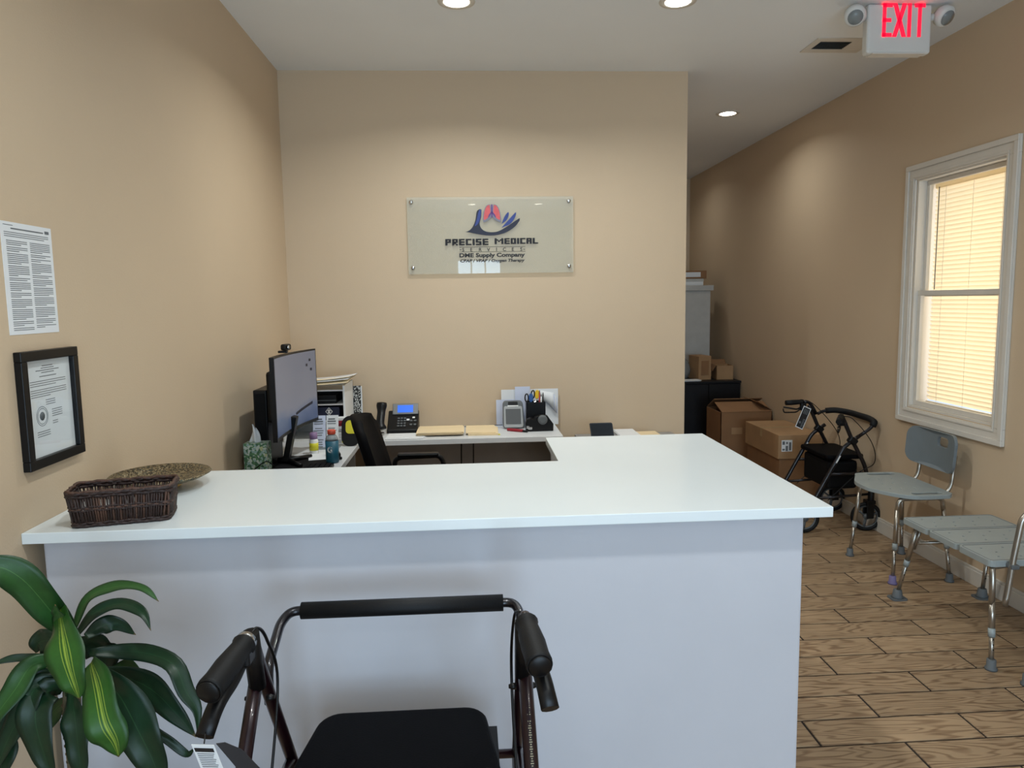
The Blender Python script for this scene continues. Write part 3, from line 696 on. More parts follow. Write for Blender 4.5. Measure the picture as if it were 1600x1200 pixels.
for k in range(22): g.torus((-.857+.001*math.sin(k), 1.517, .38+k*.018), (0, 0, 1), .0172, .0016, 14, 4)
g.build('stem', M_cane, pl)
G().tube(bez([(-.845, 1.505, .79), (-.84, 1.5, .84), (-.838, 1.497, .885)], 8), [.017]*4+[.012]*5, 10).build('crown', M_leaf, pl)
M_pot = mat('pot_glaze', (70, 62, 58), .4, var=.1); M_soil = mat('soil', (48, 38, 30), .95, var=.3, scale=60, bump=.6, bscale=90)
G().lathe([(.10, 0), (.115, .01), (.15, .30), (.16, .33), (.16, .35), (.148, .35), (.14, .33)], (-.858, 1.52, 0), 36).build('pot', M_pot, pl)
G().lathe([(0, .325), (.141, .325), (.141, .335), (0, .34)], (-.858, 1.52, 0), 30).build('soil', M_soil, pl)

# ------------------------------------------------------------ rollators
def wheel(root, c, axis, R, spokes=3, hubm=None):
    c = Vector(c); ax = Vector(axis).normalized(); t = G().torus(c, ax, R-.013, .013, 32, 8).build('wheel', M_rubber, root)
    g = G(); g.torus(c, ax, R-.028, .007, 28, 6); x = ax.orthogonal().normalized(); y = ax.cross(x)
    for k in range(spokes):
        a = 2*math.pi*k/spokes+.4; d = x*math.cos(a)+y*math.sin(a); g.tube([c, c+d*(R-.024)], .011, 6, flat=.7)
    g.lathe([(0, -.016), (.018, -.016), (.02, 0), (.018, .016), (0, .016)], c, 14, ax)
    g.build('hub', hubm or M_gdark, t)
ra = thing('rollator', 'burgundy rollator walker with black seat standing in front of the counter', 'walker', (-.17, 1.55, 0))
# padded back bar and its bent tube
BL, BR = Vector((-.437, 1.742, .846)), Vector((.085, 1.742, .846))
G().tube([(-.421, 1.741, .847), (.072, 1.741, .847)], .0205, 18).build('back_pad', M_foam, ra)
G().tube(fil([(-.452, 1.545, .722), (-.455, 1.553, .80), (-.462, 1.70, .835), (-.447, 1.741, .847), (.099, 1.741, .847), (.112, 1.70, .835), (.104, 1.553, .80), (.101, 1.545, .722)], .045, 6), .0115, 12).build('back_bar', M_navyf, ra)
for s_, xx in ((-1, -.437), (1, .097)):
    side = G(); top = Vector((xx, 1.425, .905))
    # upright from the front wheel to the handle, rear leg
    G().tube(fil([(xx, 1.40, .935), (xx, 1.44, .86), (xx-s_*-.0, 1.66, .50), (xx+s_*.01, 1.82, .235)], .05), .0135, 12).build('front_leg', M_burg, ra)
    G().tube(fil([(xx+s_*.004, 1.445, .86), (xx+s_*.006, 1.30, .70), (xx+s_*.02, 1.16, .22), (xx+s_*.02, 1.14, .115)], .08), .0145, 12).build('rear_leg', M_burg, ra)
    G().tube([(xx, 1.418, .83), (xx, 1.392, .955)], .017, 12).build('handle_sleeve', M_black, ra)
    # handle: tube, rubber grip pointing at the user, brake
    hx = xx+s_*.004; dz = -.018 if s_ < 0 else .002; g0 = Vector((hx, 1.375, .962+dz)); g1 = Vector((hx+(-.024 if s_ < 0 else .014), 1.235, .94+dz))
    G().tube(fil([(xx, 1.40, .90), (hx, 1.395, .965+dz), tuple(g0)], .03), .0125, 12).build('handle_tube', M_burg, ra)
    d = (g1-g0)
    gr = G().tube([g0+d*t for t in (0, .06, .12, .3, .55, .8, .95, 1)], [.019, .0235, .020, .022, .0245, .0235, .025, .0235], 16).build('grip', M_rubber, ra)
    G().lathe([(0, 0), (.0222, 0), (.0195, .003), (0, .003)], g1, 18, d).build('grip_cap', M_black, gr)
    lv = G().tube(fil([tuple(g0+Vector((s_*.004, .01, -.012))), tuple(g0+Vector((s_*.010, -.05, -.045))), tuple(g0+Vector((s_*.022, -.11, -.058))), tuple(g0+Vector((s_*.030, -.155, -.095)))], .03), [.013]+[.0165]*12+[.017], 10, flat=.75).build('brake_lever', M_black, ra)
    G().obox(g0+Vector((0, -.012, -.02)), (.03, .045, .034)).build('brake_housing', M_black, ra, bevel=.006)
    G().tube(bez([tuple(g0+Vector((0, .012, .0))), tuple(g0+Vector((-s_*.012, .035, .012 if s_ < 0 else .004))), tuple(g0+Vector((-s_*.02, .07, -.03))), (xx-s_*.02, 1.49, .80), (xx-s_*.016, 1.40, .60), (xx, 1.20, .20)], 40), .0033, 6).build('brake_cable', M_black, ra)
    for dx in (-1, 1):
        G().lathe([(0, 0), (.007, 0), (.007, .008), (.004, .016), (0, .016)], (xx+dx*.0135, 1.428, .80), 10, (dx, 0, 0)).build('knob', M_black, ra)
    G().tube(fil([(xx-s_*.002, 1.32, .55), (xx-s_*.03, 1.38, .60), (xx-s_*.075, 1.45, .60), (xx-s_*.1, 1.47, .565)], .03), .011, 10).build('seat_bracket', M_burg, ra)
    G().tube([(xx+s_*.003, 1.285, .545), (xx, 1.645, .53)], .0115, 10).build('side_rail', M_burg, ra)
    G().tube([(xx+s_*.012, 1.2, .33), (xx+s_*.006, 1.76, .33)], .011, 10).build('lower_rail', M_burg, ra)
    wheel(ra, (xx+s_*.02, 1.14, .1), (1, 0, 0), .1)
    wheel(ra, (xx+s_*.01, 1.80, .1), (1, 0, 0), .1)
    G().box(xx+s_*.01-.03, xx+s_*.01-.018, 1.775, 1.835, .09, .23).box(xx+s_*.01+.018, xx+s_*.01+.03, 1.775, 1.835, .09, .23).box(xx+s_*.01-.03, xx+s_*.01+.03, 1.775, 1.835, .225, .245).build('fork', M_black, ra, bevel=.004)
# left chrome clamp on the handle and printed strip on the right upright
G().lathe([(.0205, -.004), (.0205, .010), (.0125, .010)], (-.441, 1.376, .945), 16, (-.024, -.14, -.022)).build('chrome_collar', M_chrome, ra)
seat = [(-.385, 1.738), (.022, 1.738)]
def seatpt(x, y): return (x, y, .548)
sp_ = rrect(.43, .33, .055, 6)
sp_ = [(-.18+x*(1+(-.06 if y > 0 else .14)*abs(y)/.165), 1.573+y) for x, y in sp_]
G().prism([seatpt(*p) for p in sp_], (0, 0, .036)).build('seat', M_vinyl, ra, bevel=.013, seg=3)
G().box(-.40, .05, 1.45, 1.70, .535, .548).build('seat_pan', M_black, ra)
G().box(-.385, .04, 1.47, 1.70, .27, .50).build('pouch', M_blackm, ra, bevel=.02)
M_gold2 = mat('gold_print', (150, 142, 116), .5)
g = G()
nrm = Vector((0, .66, -.75)); dirv = Vector((0, -.67, -.74))
rl0, rl1 = Vector((.101, 1.43, .84)), Vector((.103, 1.30, .70))
for k in range(46):
    if k in (9, 10, 11, 24, 25): continue
    p = rl0.lerp(rl1, k/46.)+Vector((.001, -.0106, .0106)); a = (rl1-rl0).normalized()
    g.obox(p, (.003+.0016*((k*7) % 3), .0019, .0005), ((1, 0, 0), tuple(a), tuple(a.cross(Vector((1, 0, 0))))))
g.build('printed_strip', M_gold2, ra)
G().tube([(-.437, 1.66, .50), (.097, 1.66, .50)], .011, 10).build('cross_bar', M_burg, ra)
# hang tags
tg = thing('hang_tag', 'white printed hang tag and dark tag on the left brake of the front walker', 'tag', (-.47, 1.19, .74))
def tagface(o, ux, uz, pts): return [tuple(o+ux*a+uz*b) for a, b in pts]
o_ = Vector((-.484, 1.195, .851)); ux = Vector((.97, -.2, .05)).normalized(); uz = Vector((.26, .05, -.96)).normalized(); nn = ux.cross(uz)
if nn.y > 0: nn = -nn
W_, H_ = .041, .11
wh = G().prism(tagface(o_, ux, uz, [(0, 0), (W_, 0), (W_, H_), (0, H_)]), nn*-.0012).build('white_tag', M_paper, tg)
o2 = o_+nn*.0004
G().prism(tagface(o2, ux, uz, [(.003, .006), (W_-.003, .006), (W_-.003, .0135), (.003, .0135)]), nn*.0002).prism(tagface(o2, ux, uz, [(.003, .051), (W_-.003, .051), (W_-.003, .056), (.003, .056)]), nn*.0002).build('header_print', M_print, wh)
g = G()
for k in range(9): g.prism(tagface(o2, ux, uz, [(.005, .0165+k*.0036), (W_-.005-(k % 3)*.002, .0165+k*.0036), (W_-.005-(k % 3)*.002, .0178+k*.0036), (.005, .0178+k*.0036)]), nn*.0002)
g.build('print', M_inkl, wh)
o3 = o_+ux*.043+nn*-.004
bt = G().prism(tagface(o3, Vector((.8, .6, 0)), Vector((.45, .2, -.88)).normalized(), [(0, 0), (.012, .004), (.026, .03), (.03, .09), (.0, .09)]), (0, .0015, 0)).build('dark_tag', M_print, tg)
G().tube(bez([(-.463, 1.196, .851), (-.464, 1.203, .856), (-.466, 1.21, .862)], 6), .0012, 5).build('cord', M_black, tg)

# ------------------------------------------------------------ grey bath seats along the right wall
def foot(root, p, big=False, m=M_gdark):
    x, y = p
    if big: 
        G().prism([(x+a, y+b, 0) for a, b in rrect(.085, .075, .02, 4)], (0, 0, .006)).lathe([(.03, .006), (.026, .014), (.02, .05), (.016, .052)], (x, y, 0), 18).build('suction_foot', m, root)
    else: G().lathe([(.024, 0), (.025, .008), (.019, .013), (.018, .045), (.015, .047)], (x, y, 0), 18).build('foot', m, root)
def leg(root, a, b, m=M_alu, r=.0125):
    """tube with a slimmer telescopic lower half and a grey collar"""
    a, b = Vector(a), Vector(b); mid = a.lerp(b, .52); d = (b-a)
    lg = G().tube([a, mid], r, 12).tube([mid, b], r*.82, 12).build('leg', m, root)
    G().tube([mid-d.normalized()*.018, mid+d.normalized()*.018], r*1.14, 12).build('collar', M_gplas, lg)
    for t in (.62, .7, .78): G().lathe([(0, 0), (.003, 0), (.003, .0008), (0, .0008)], a.lerp(b, t)+Vector((0, -r*.82, 0)), 8, (0, -1, 0)).build('adjusting_hole', M_black, lg)
sc = thing('shower_chair', 'grey plastic shower chair with slotted backrest and aluminium legs below the window', 'chair', (2.47, 4.0, 0))
SZ = .505
outl = smooth2([(2.60, 3.735), (2.42, 3.735), (2.33, 3.80), (2.262, 3.92), (2.25, 4.01), (2.262, 4.10), (2.33, 4.22), (2.385, 4.285), (2.60, 4.285)], 40)+[(2.635, 4.25), (2.64, 4.15), (2.64, 3.87), (2.635, 3.77)]
holes = [[(2.50+x, 4.238+y) for x, y in rrect(.17, .042, .018, 4)], [(2.50+x, 3.782+y) for x, y in rrect(.17, .04, .017, 4)]]
for yy in (3.9, 4.01, 4.12):
    for xx in (2.36, 2.42, 2.5): holes.append(circ(xx+(.02 if yy == 4.01 else 0), yy, .006))
plate(outl, holes, lambda x, y: (x, y, SZ-.022), (0, 0, .022)).build('seat', M_gplas, sc, bevel=.003)
bo = rrect(.44, .215, .062, 6)
def bkp(u, v): return (2.672-.035*(u/.22)**2+.07*(v-.0), 3.998+u, .706+v)
pl_ = plate(bo, [[(-.075+x, .050+y) for x, y in rrect(.11, .056, .02, 4)]], bkp, (.018, 0, 0), step=.03).build('backrest', M_gback, sc, bevel=.005)
for yy in (4.13, 3.83):
    G().tube(fil([(2.48, yy, .483), (2.64, yy, .483), (2.668, yy, .53), (2.684, yy, .70)], .04), .0105, 12).build('back_tube', M_alu, sc)
for yy, yf_ in ((4.19, 4.226), (3.80, 3.771)):
    G().tube(fil([(2.345, yy, .40), (2.352, yy, .472), (2.60, yy, .472), (2.61, yy, .40)], .05), .0125, 12).build('seat_support', M_alu, sc)
    leg(sc, (2.345, yy, .41), (2.318, yf_, .02)); leg(sc, (2.61, yy, .41), (2.645, yf_, .02))
M_purp = mat('mauve_rubber', (118, 108, 150), .6)
foot(sc, (2.318, 4.226)); foot(sc, (2.318, 3.771), m=M_purp); foot(sc, (2.645, 4.226)); foot(sc, (2.645, 3.771))

tb = thing('transfer_bench', 'grey three-panel bath transfer bench with metal arm rail beside the shower chair', 'bench', (2.43, 3.2, 0))
BZ = .46
for y0, y1 in ((3.308, 3.515), (3.093, 3.303), (2.875, 3.088)):
    cyy = (y0+y1)/2; hl = []
    for yy in (cyy-.055, cyy, cyy+.055):
        for k in range(4): hl.append(circ(2.27+k*.1+(.03 if abs(yy-cyy) < .01 else 0), yy, .0055))
    pn = plate([(2.432+x, cyy+y) for x, y in rrect(.475, y1-y0, .022, 4)], hl, lambda x, y: (x, y, BZ-.028), (0, 0, .028)).build('seat_panel', M_gplas, tb, bevel=.003)
    ring_o = rrect(.455, y1-y0-.02, .016, 4)
    G().tube([(2.432+x, cyy+y, BZ+.0002) for x, y in ring_o], .0012, 4, closed=True).build('edge_groove', M_gdark, pn)
BF = {'fl': (2.229, 3.577), 'fr': (2.67, 3.545), 'nl': (2.19, 2.829), 'nr': (2.67, 2.83)}
for yy in (3.46, 2.93):
    G().tube([(2.235, yy, .418), (2.64, yy, .418)], .0125, 12).build('cross_tube', M_alu, tb)
G().tube([(2.245, 3.49, .33), (2.635, 3.485, .33)], .009, 10).build('brace', M_alu, tb)
for a, b in (((2.242, 3.46, .415), 'fl'), ((2.64, 3.46, .415), 'fr'), ((2.64, 2.93, .415), 'nr')):
    leg(tb, a, (BF[b][0], BF[b][1], .03))
    G().tube([(a[0]+.016, a[1]-.005, .41), (a[0]+.01, a[1]+.03, .30)], .0085, 8).build('clamp_tube', M_alu, tb)
G().tube(fil([(2.30, 2.93, .418), (2.222, 2.90, .425), (2.216, 2.885, .38), (2.208, 2.87, .27)], .05), .0125, 12).build('cross_tube', M_alu, tb)
leg(tb, (2.210, 2.873, .29), (BF['nl'][0], BF['nl'][1], .03))
foot(tb, BF['fl'], True); foot(tb, BF['fr'], True); foot(tb, BF['nl']); foot(tb, BF['nr'])
G().tube(fil([(2.252, 2.853, .27), (2.262, 2.853, .33), (2.276, 2.853, .46), (2.305, 2.852, .655), (2.36, 2.852, .69), (2.58, 2.852, .69), (2.61, 2.852, .63), (2.60, 2.852, .42)], .05), .0125, 12).build('arm_rail', M_alu, tb)
G().box(2.263, 2.297, 2.836, 2.878, .432, .452).build('rail_bracket', M_gdark, tb, bevel=.004)

st = thing('shower_stool', 'grey shower stool at the right edge of the picture nearest the camera', 'stool', (2.44, 2.5, 0))
plate([(2.46+x, 2.50+y) for x, y in rrect(.36, .34, .05, 5)], [circ(2.40+.06*k, 2.45+.1*j, .006) for k in range(3) for j in range(2)], lambda x, y: (x, y, .42), (0, 0, .022)).build('seat', M_gplas, st, bevel=.003)
for dx, dy in ((2.245, 2.695), (2.675, 2.695), (2.245, 2.305), (2.675, 2.305)):
    leg(st, (2.46+(dx-2.46)*.62, 2.5+(dy-2.5)*.62, .42), (dx, dy, .02)); foot(st, (dx, dy))

# ------------------------------------------------------------ second rollator in the hallway
rb = thing('rollator', 'black rollator walker with a hang tag beside the cartons in the hallway', 'walker', (2.45, 4.9, 0))
NY, FY = 4.68, 5.15
for yy, near in ((NY, 1), (FY, 0)):
    J = Vector((2.555, yy, .625))
    G().tube(fil([(2.475, yy, .80), (2.50, yy, .745), tuple(J), (2.645, yy, .46), (2.70, yy, .27), (2.70, yy, .24)], .04), .0135, 12).build('front_leg', M_navyf, rb)
    G().tube(fil([(2.60, yy, .655), tuple(J), (2.50, yy, .585), (2.29, yy, .20), (2.255, yy, .11)], .04), .0135, 12).build('rear_leg', M_navyf, rb)
    G().obox(J, (.06, .04, .045), ((.8, 0, -.6), (0, 1, 0), (.6, 0, .8))).build('joint', M_black, rb, bevel=.008)
    if near: g0, g1, hp = Vector((2.468, yy-.005, .795)), Vector((2.395, yy-.115, .775)), [(2.505, yy, .74), (2.475, yy, .80), (2.468, yy-.005, .795)]
    else: g0, g1, hp = Vector((2.43, yy, .828)), Vector((2.30, yy, .822)), [(2.53, yy, .735), (2.50, yy, .79), (2.475, yy, .825), (2.43, yy, .828)]
    G().tube(fil(hp, .03), .0125, 10).build('handle_tube', M_navyf, rb)
    gp = G().tube([g0.lerp(g1, t) for t in (0, .1, .2, .6, 1)], [.016, .019, .017, .019, .018], 14).build('grip', M_rubber, rb)
    dn = Vector((0, 0, -1)); d = (g1-g0)
    G().tube(fil([g0+Vector((.005, 0, -.02)), g0+d*.3+dn*.055, g0+d*1.12+dn*.03], .02), .006, 8).tube(fil([g0+dn*.03, g0+d*.35+dn*.075, g0+d*1.1+dn*.07, g0+d*1.14+dn*.04], .02), .005, 8).build('brake_lever', M_black, rb)
    G().obox(g0+dn*.035, (.04, .035, .06)).build('brake_housing', M_black, rb, bevel=.006)
    wheel(rb, (2.245, yy, .1), (0, 1, 0), .1, 3); wheel(rb, (2.67, yy, .1), (.25, 1, 0), .1, 3)
    G().tube([(2.70, yy, .27), (2.70, yy, .175)], .021, 12).box(2.66, 2.71, yy-.03, yy-.02, .09, .2).box(2.66, 2.71, yy+.02, yy+.03, .09, .2).box(2.66, 2.72, yy-.03, yy+.03, .19, .215).build('fork', M_black, rb, bevel=.004)
    G().tube([(2.40, yy, .40), (2.64, yy, .40)], .011, 10).build('side_rail', M_navyf, rb)
    G().tube([(2.31, yy, .235), (2.68, yy, .255)], .009, 10).build('lower_rail', M_navyf, rb)
    G().tube(bez([g0, g0+Vector((.07, -.03, -.02)), (2.66, yy-.05, .62), (2.69, yy-.04, .48), (2.60, yy, .40), (2.40, yy, .22)], 40), .003, 6).build('brake_cable', M_black, rb)
    a = Vector((2.455, yy-.0145, .503)); dd = Vector((.477, 0, .879))
    G().obox(a, (.008, .001, .055), ((dd.z, 0, -dd.x), (0, 1, 0), tuple(dd))).build('sticker', M_white, rb)
G().tube(fil([(2.54, FY, .735), (2.58, FY, .755), (2.66, FY-.02, .765), (2.725, FY-.1, .755), (2.725, NY+.1, .755), (2.70, NY, .735), (2.67, NY, .70), (2.60, NY, .655)], .06), .0115, 12).build('back_bar', M_navyf, rb)
G().tube(fil([(2.60, FY-.0, .757), (2.66, FY-.02, .765), (2.725, FY-.1, .757), (2.725, NY+.1, .755), (2.705, NY, .745), (2.69, NY, .72)], .06), .021, 14).build('back_pad', M_foam, rb)
G().prism([(2.53+x, 4.915+y, .492) for x, y in rrect(.27, .42, .04, 5)], (0, 0, .03)).build('seat', M_vinyl, rb, bevel=.01, seg=3)
G().box(2.42, 2.63, 4.73, 5.1, .28, .475).build('pouch', M_blackm, rb, bevel=.02)
tg2 = thing('hang_tag', 'black hang tag with white border on the handle of the hallway walker', 'tag', (2.40, 5.11, .62))
o_ = Vector((2.452, 5.122, .79)); uz = Vector((-.42, -.1, -.9)).normalized(); ux = Vector((.9, 0, -.42)).normalized(); nn = Vector((0, -1, .1)).normalized()
w1 = G().prism(tagface(o_, ux, uz, [(-.03, 0), (.03, 0), (.03, .165), (-.03, .165)]), nn*-.0015).build('white_border', M_paper, tg2)
o2 = o_+nn*.0003
G().prism(tagface(o2, ux, uz, [(-.025, .006), (.025, .006), (.025, .159), (-.025, .159)]), nn*.0003).build('dark_print', M_print, w1)
o2 = o_+nn*.0008; g = G()
for k in range(6): g.prism(tagface(o2, ux, uz, [(.004, .09+k*.011), (.019-(k % 2)*.003, .09+k*.011), (.019-(k % 2)*.003, .097+k*.011), (.004, .097+k*.011)]), nn*.0002)
g.prism(tagface(o2, ux, uz, [(-.018, .115), (-.003, .115), (-.003, .13), (-.018, .13)]), nn*.0002)
for k in range(3): g.prism(tagface(o2, ux, uz, [(-.015+k*.012, .015), (-.009+k*.012, .015), (-.009+k*.012, .055), (-.015+k*.012, .055)]), nn*.0001)
g.build('light_print', M_inkl, w1)
G().tube(bez([(2.452, 5.122, .79), (2.455, 5.13, .80), (2.455, 5.138, .808)], 6), .0012, 5).build('cord', M_black, tg2)

# ------------------------------------------------------------ cartons and cabinet in the hallway
def carton(name, label, x0, x1, y0, y1, z0, z1, m, group=None, tape=True, lab=None):
    r = thing(name, label, 'box', ((x0+x1)/2, (y0+y1)/2, z0), group=group)
    G().box(x0, x1, y0, y1, z0, z1).build('body', m, r, bevel=.004)
    if tape:
        ym = (y0+y1)/2
        G().box(x0-.0006, x1+.0006, ym-.024, ym+.024, z1-.0001, z1+.0006).box(x0-.0008, x0, ym-.024, ym+.024, z1-.07, z1+.0006).build('tape', M_tape, r)
        G().box(x0+.004, x1-.004, ym-.0012, ym+.0012, z1+.0006, z1+.001).build('flap_seam', M_card, r)
    if lab:
        a, b, c_, d_ = lab
        l_ = G().box(a, b, y0-.001, y0, c_, d_).build('shipping_label', M_paper, r)
        g = G(); ww, hh = b-a, d_-c_
        for (u0, u1, v0, v1) in ((.08, .3, .1, .25), (.38, .6, .05, .5), (.42, .58, .65, .85), (.7, .9, .1, .8), (.08, .3, .6, .9)):
            g.box(a+ww*u0, a+ww*u1, y0-.0014, y0-.001, c_+hh*v0, c_+hh*v1)
        g.build('print', M_inkl, l_)
    return r
carton('carton', 'sealed carton with a white label on top of the stack behind the hallway walker', 2.385, 2.738, 5.45, 6.13, .335, .525, M_card2, lab=(2.41, 2.495, .395, .485))
carton('carton', 'sealed brown carton under the labelled top carton behind the hallway walker', 2.40, 2.738, 5.46, 6.12, .1675, .335, M_card, tape=False)
carton('carton', 'bottom brown carton of the stack behind the hallway walker', 2.39, 2.738, 5.45, 6.12, 0, .1675, M_card, tape=False, lab=(2.44, 2.50, .06, .13))
oc = thing('open_carton', 'large brown open carton with raised flaps beside the black cabinet', 'box', (2.5, 6.55, 0))
bx0, bx1, by0, by1, bz = 2.262, 2.735, 6.40, 6.80, .56
g = G(); g.box(bx0, bx1, by0, by0+.006, 0, bz).box(bx0, bx1, by1-.006, by1, 0, bz).box(bx0, bx0+.006, by0, by1, 0, bz).box(bx1-.006, bx1, by0, by1, 0, bz).box(bx0, bx1, by0, by1, 0, .006)
g.build('body', M_card, oc)
for c_, sz, ax in (((2.5, by0+.10, bz+.035), (.46, .215, .005), ((1, 0, 0), (0, .95, .3), (0, -.3, .95))), ((2.5, by1-.09, bz+.05), (.46, .21, .005), ((1, 0, 0), (0, .9, -.43), (0, .43, .9))),
                   ((bx1-.06, 6.6, bz+.05), (.14, .38, .005), ((.85, 0, -.52), (0, 1, 0), (.52, 0, .85)))):
    G().obox(c_, sz, ax).build('flap', M_card, oc)
G().box(bx0+.10, bx0+.20, by0-.001, by0, .36, .42).build('sticker', M_card2, oc)

cb = thing('black_cabinet', 'black two-door storage cabinet at the end of the hallway', 'cabinet', (2.42, 7.4, 0))
G().box(2.08, 2.744, 7.22, 7.68, 0, .735).build('body', M_cab, cb, bevel=.003)
G().box(2.07, 2.746, 7.19, 7.68, .735, .755).build('top', M_cab, cb, bevel=.003)
for x0, x1 in ((2.09, 2.412), (2.418, 2.74)):
    d_ = G().box(x0, x1, 7.203, 7.22, .06, .725).build('door', M_cab, cb, bevel=.002)
    G().lathe([(.004, 0), (.004, .014), (.011, .018), (.011, .024), (0, .026)], ((2.40 if x0 < 2.3 else 2.43), 7.203, .42), 12, (0, -1, 0)).build('knob', M_gdark, d_)
wc = thing('white_cabinet', 'tall pale cabinet with overhanging top behind the black cabinet', 'cabinet', (2.36, 7.95, 0))
M_wcab = mat('pale_cabinet', (186, 184, 178), .5)
G().box(2.10, 2.60, 7.74, 8.2, 0, 1.67).build('body', M_wcab, wc, bevel=.004)
G().box(2.08, 2.625, 7.71, 8.22, 1.67, 1.725).build('top', M_wcab, wc, bevel=.004)
G().box(2.11, 2.59, 7.73, 7.74, .06, 1.64).build('door', M_wcab, wc, bevel=.002)
def small_box(name, label, c_, sz, rz, m, lid=None, lab=None):
    r = thing(name, label, 'box', c_, rz=math.radians(rz), local=True); x, y, z = sz
    G().box(-x/2, x/2, -y/2, y/2, 0, z).build('body', m, r, bevel=.003)
    if lid: G().box(-x/2-.003, x/2+.003, -y/2-.003, y/2+.003, z*.6, z+.003).build('lid', lid, r, bevel=.003)
    if lab: G().box(-x*.3, x*.3, -y/2-.0045, -y/2-.003, z*.2, z*.8).build('label_print', lab, r)
    return r
small_box('shoe_box', 'flat white box lying on top of the pale hallway cabinet', (2.36, 7.95, 1.725), (.36, .3, .07), 0, M_white, lid=M_wcab)
small_box('small_carton', 'small brown box with a white label topping the pile on the hallway cabinet', (2.43, 7.95, 1.80), (.32, .26, .085), -6, M_card, lab=M_paper)
small_box('upright_carton', 'upright tan carton standing on the black cabinet', (2.40, 7.45, .755), (.14, .22, .245), 10, M_card2, lab=M_card)
o5 = thing('open_box', 'short open cardboard box at the right end of the black cabinet', 'box', (2.63, 7.42, .755), rz=math.radians(-4), local=True)
g = G(); x, y, z = .085, .10, .145
g.box(-x, x, -y, -y+.004, 0, z).box(-x, x, y-.004, y, 0, z).box(-x, -x+.004, -y, y, 0, z).box(x-.004, x, -y, y, 0, z).box(-x, x, -y, y, 0, .004); g.build('body', M_card2, o5)
G().obox((-.01, .13, .165), (.15, .08, .003), ((1, 0, 0), (0, .8, .6), (0, -.6, .8))).obox((-.11, 0, .12), (.07, .18, .003), ((.5, 0, .86), (0, 1, 0), (-.86, 0, .5))).build('flap', M_card, o5)
def bag(name, label, c_, R, h, m, seed):
    r_ = random.Random(seed); rows = []; nn_ = 22
    for i_ in range(10):
        t = i_/9; row = []
        for k in range(nn_+1):
            a = 2*math.pi*(k % nn_)/nn_; w_ = R*(math.sin(math.pi*min(.98, .12+t*.86))**.6)*(1+.12*math.sin(a*3+seed)+.06*math.sin(a*7+t*9))
            row.append((c_[0]+w_*math.cos(a), c_[1]+w_*math.sin(a), c_[2]+h*t))
        rows.append(row)
    return tag(G().sheet(rows).build(name, m, origin=c_), label, 'bag')
bag('plastic_bag', 'crumpled clear plastic bag of supplies on the black cabinet beside the wall corner', (2.225, 7.47, .757), .075, .22, M_plas_clear, 1)
tr = thing('tray', 'flat pale tray at the front edge of the black cabinet', 'tray', (2.25, 7.27, .755))
G().prism([(2.25+x, 7.275+y, .755) for x, y in rrect(.2, .12, .03, 4)], (0, 0, .006)).build('base', M_white, tr, bevel=.002)
G().tube([(2.25+x, 7.275+y, .763) for x, y in rrect(.2, .12, .03, 4)], .004, 6, closed=True).build('rim', M_white, tr)

# ------------------------------------------------------------ desks behind the counter
DZ = .77
M_mod = mat('modesty_panel', (150, 146, 144), .6, var=.05)
dk = thing('side_desk', 'white desk along the left wall behind the counter', 'desk', (-.9, 3.3, 0))
G().box(XL+.004, -.657, 2.07, 4.815, DZ-.03, DZ).build('top', M_desk, dk, bevel=.002)
for y in (2.1, 4.33): G().box(XL+.03, -.69, y, y+.02, 0, DZ-.03).build('side_panel', M_desk2, dk)
G().box(XL+.03, XL+.045, 2.12, 4.33, .3, DZ-.03).build('modesty_panel', M_mod, dk)
bd_ = thing('back_desk', 'white desk along the back wall under the logo sign', 'desk', (-.05, 4.6, 0))
G().box(-.655, .565, 4.36, 4.815, DZ-.032, DZ).build('top', M_desk, bd_, bevel=.002)
G().box(.535, .556, 4.38, 4.80, 0, DZ-.032).build('side_panel', M_desk2, bd_)
G().box(-.64, .535, 4.70, 4.715, .12, DZ-.032).build('modesty_panel', M_mod, bd_)
G().box(.49, .535, 4.37, 4.40, 0, DZ-.032).build('leg', M_desk2, bd_)
for x in (-.056, .022):
    tag(G().tube(bez([(x, 4.70, .735), (x-.004, 4.66, .60), (x-.002, 4.67, .40), (x+.02, 4.66, .10), (x+.05, 4.5, .006)], 20), .004, 6).build('power_cord', M_black, origin=(x, 4.6, 0)),
        'black cord hanging under the back desk on the %s' % ('left' if x < 0 else 'right'), 'cord', 'cords under the back desk')
fc = thing('filing_cabinet', 'low grey filing cabinet against the back wall behind the counter wing', 'cabinet', (1.0, 4.6, 0))
G().box(.70, 1.36, 4.40, 4.81, 0, .695).build('body', M_desk2, fc, bevel=.004)
for k in range(2):
    d_ = G().box(.715, 1.345, 4.385, 4.40, .04+k*.325, .345+k*.325).build('drawer', M_desk2, fc, bevel=.003)
    G().tube(fil([(.96, 4.385, .27+k*.325), (.96, 4.36, .27+k*.325), (1.10, 4.36, .27+k*.325), (1.10, 4.385, .27+k*.325)], .01), .005, 8).build('handle', M_chrome, d_)
tbm = mat('tablet_dark', (30, 29, 33), .35, var=.08, spec=.4)
tt = thing('tablet', 'black tablet propped upright beside papers behind the counter wing', 'tablet', (.84, 4.58, .695))
ax_ = ((1, 0, 0), (.12, .16, .98), (0, -.98, .16))
def tabp(u, v): return (.848+u-.12*v, 4.555+.16*v, .698+.98*v)
G().prism([tabp(x, y+.056) for x, y in rrect(.148, .112, .01, 4)], (0, .009, 0)).build('body', tbm, tt, bevel=.002)
G().prism([tabp(x, y+.056) for x, y in rrect(.136, .1, .004, 3)], (0, -.0006, 0)).build('screen', M_black, tt)
G().obox((.85, 4.60, .73), (.08, .004, .085), ((1, 0, 0), (0, .8, .6), (0, -.6, .8))).build('stand', tbm, tt)
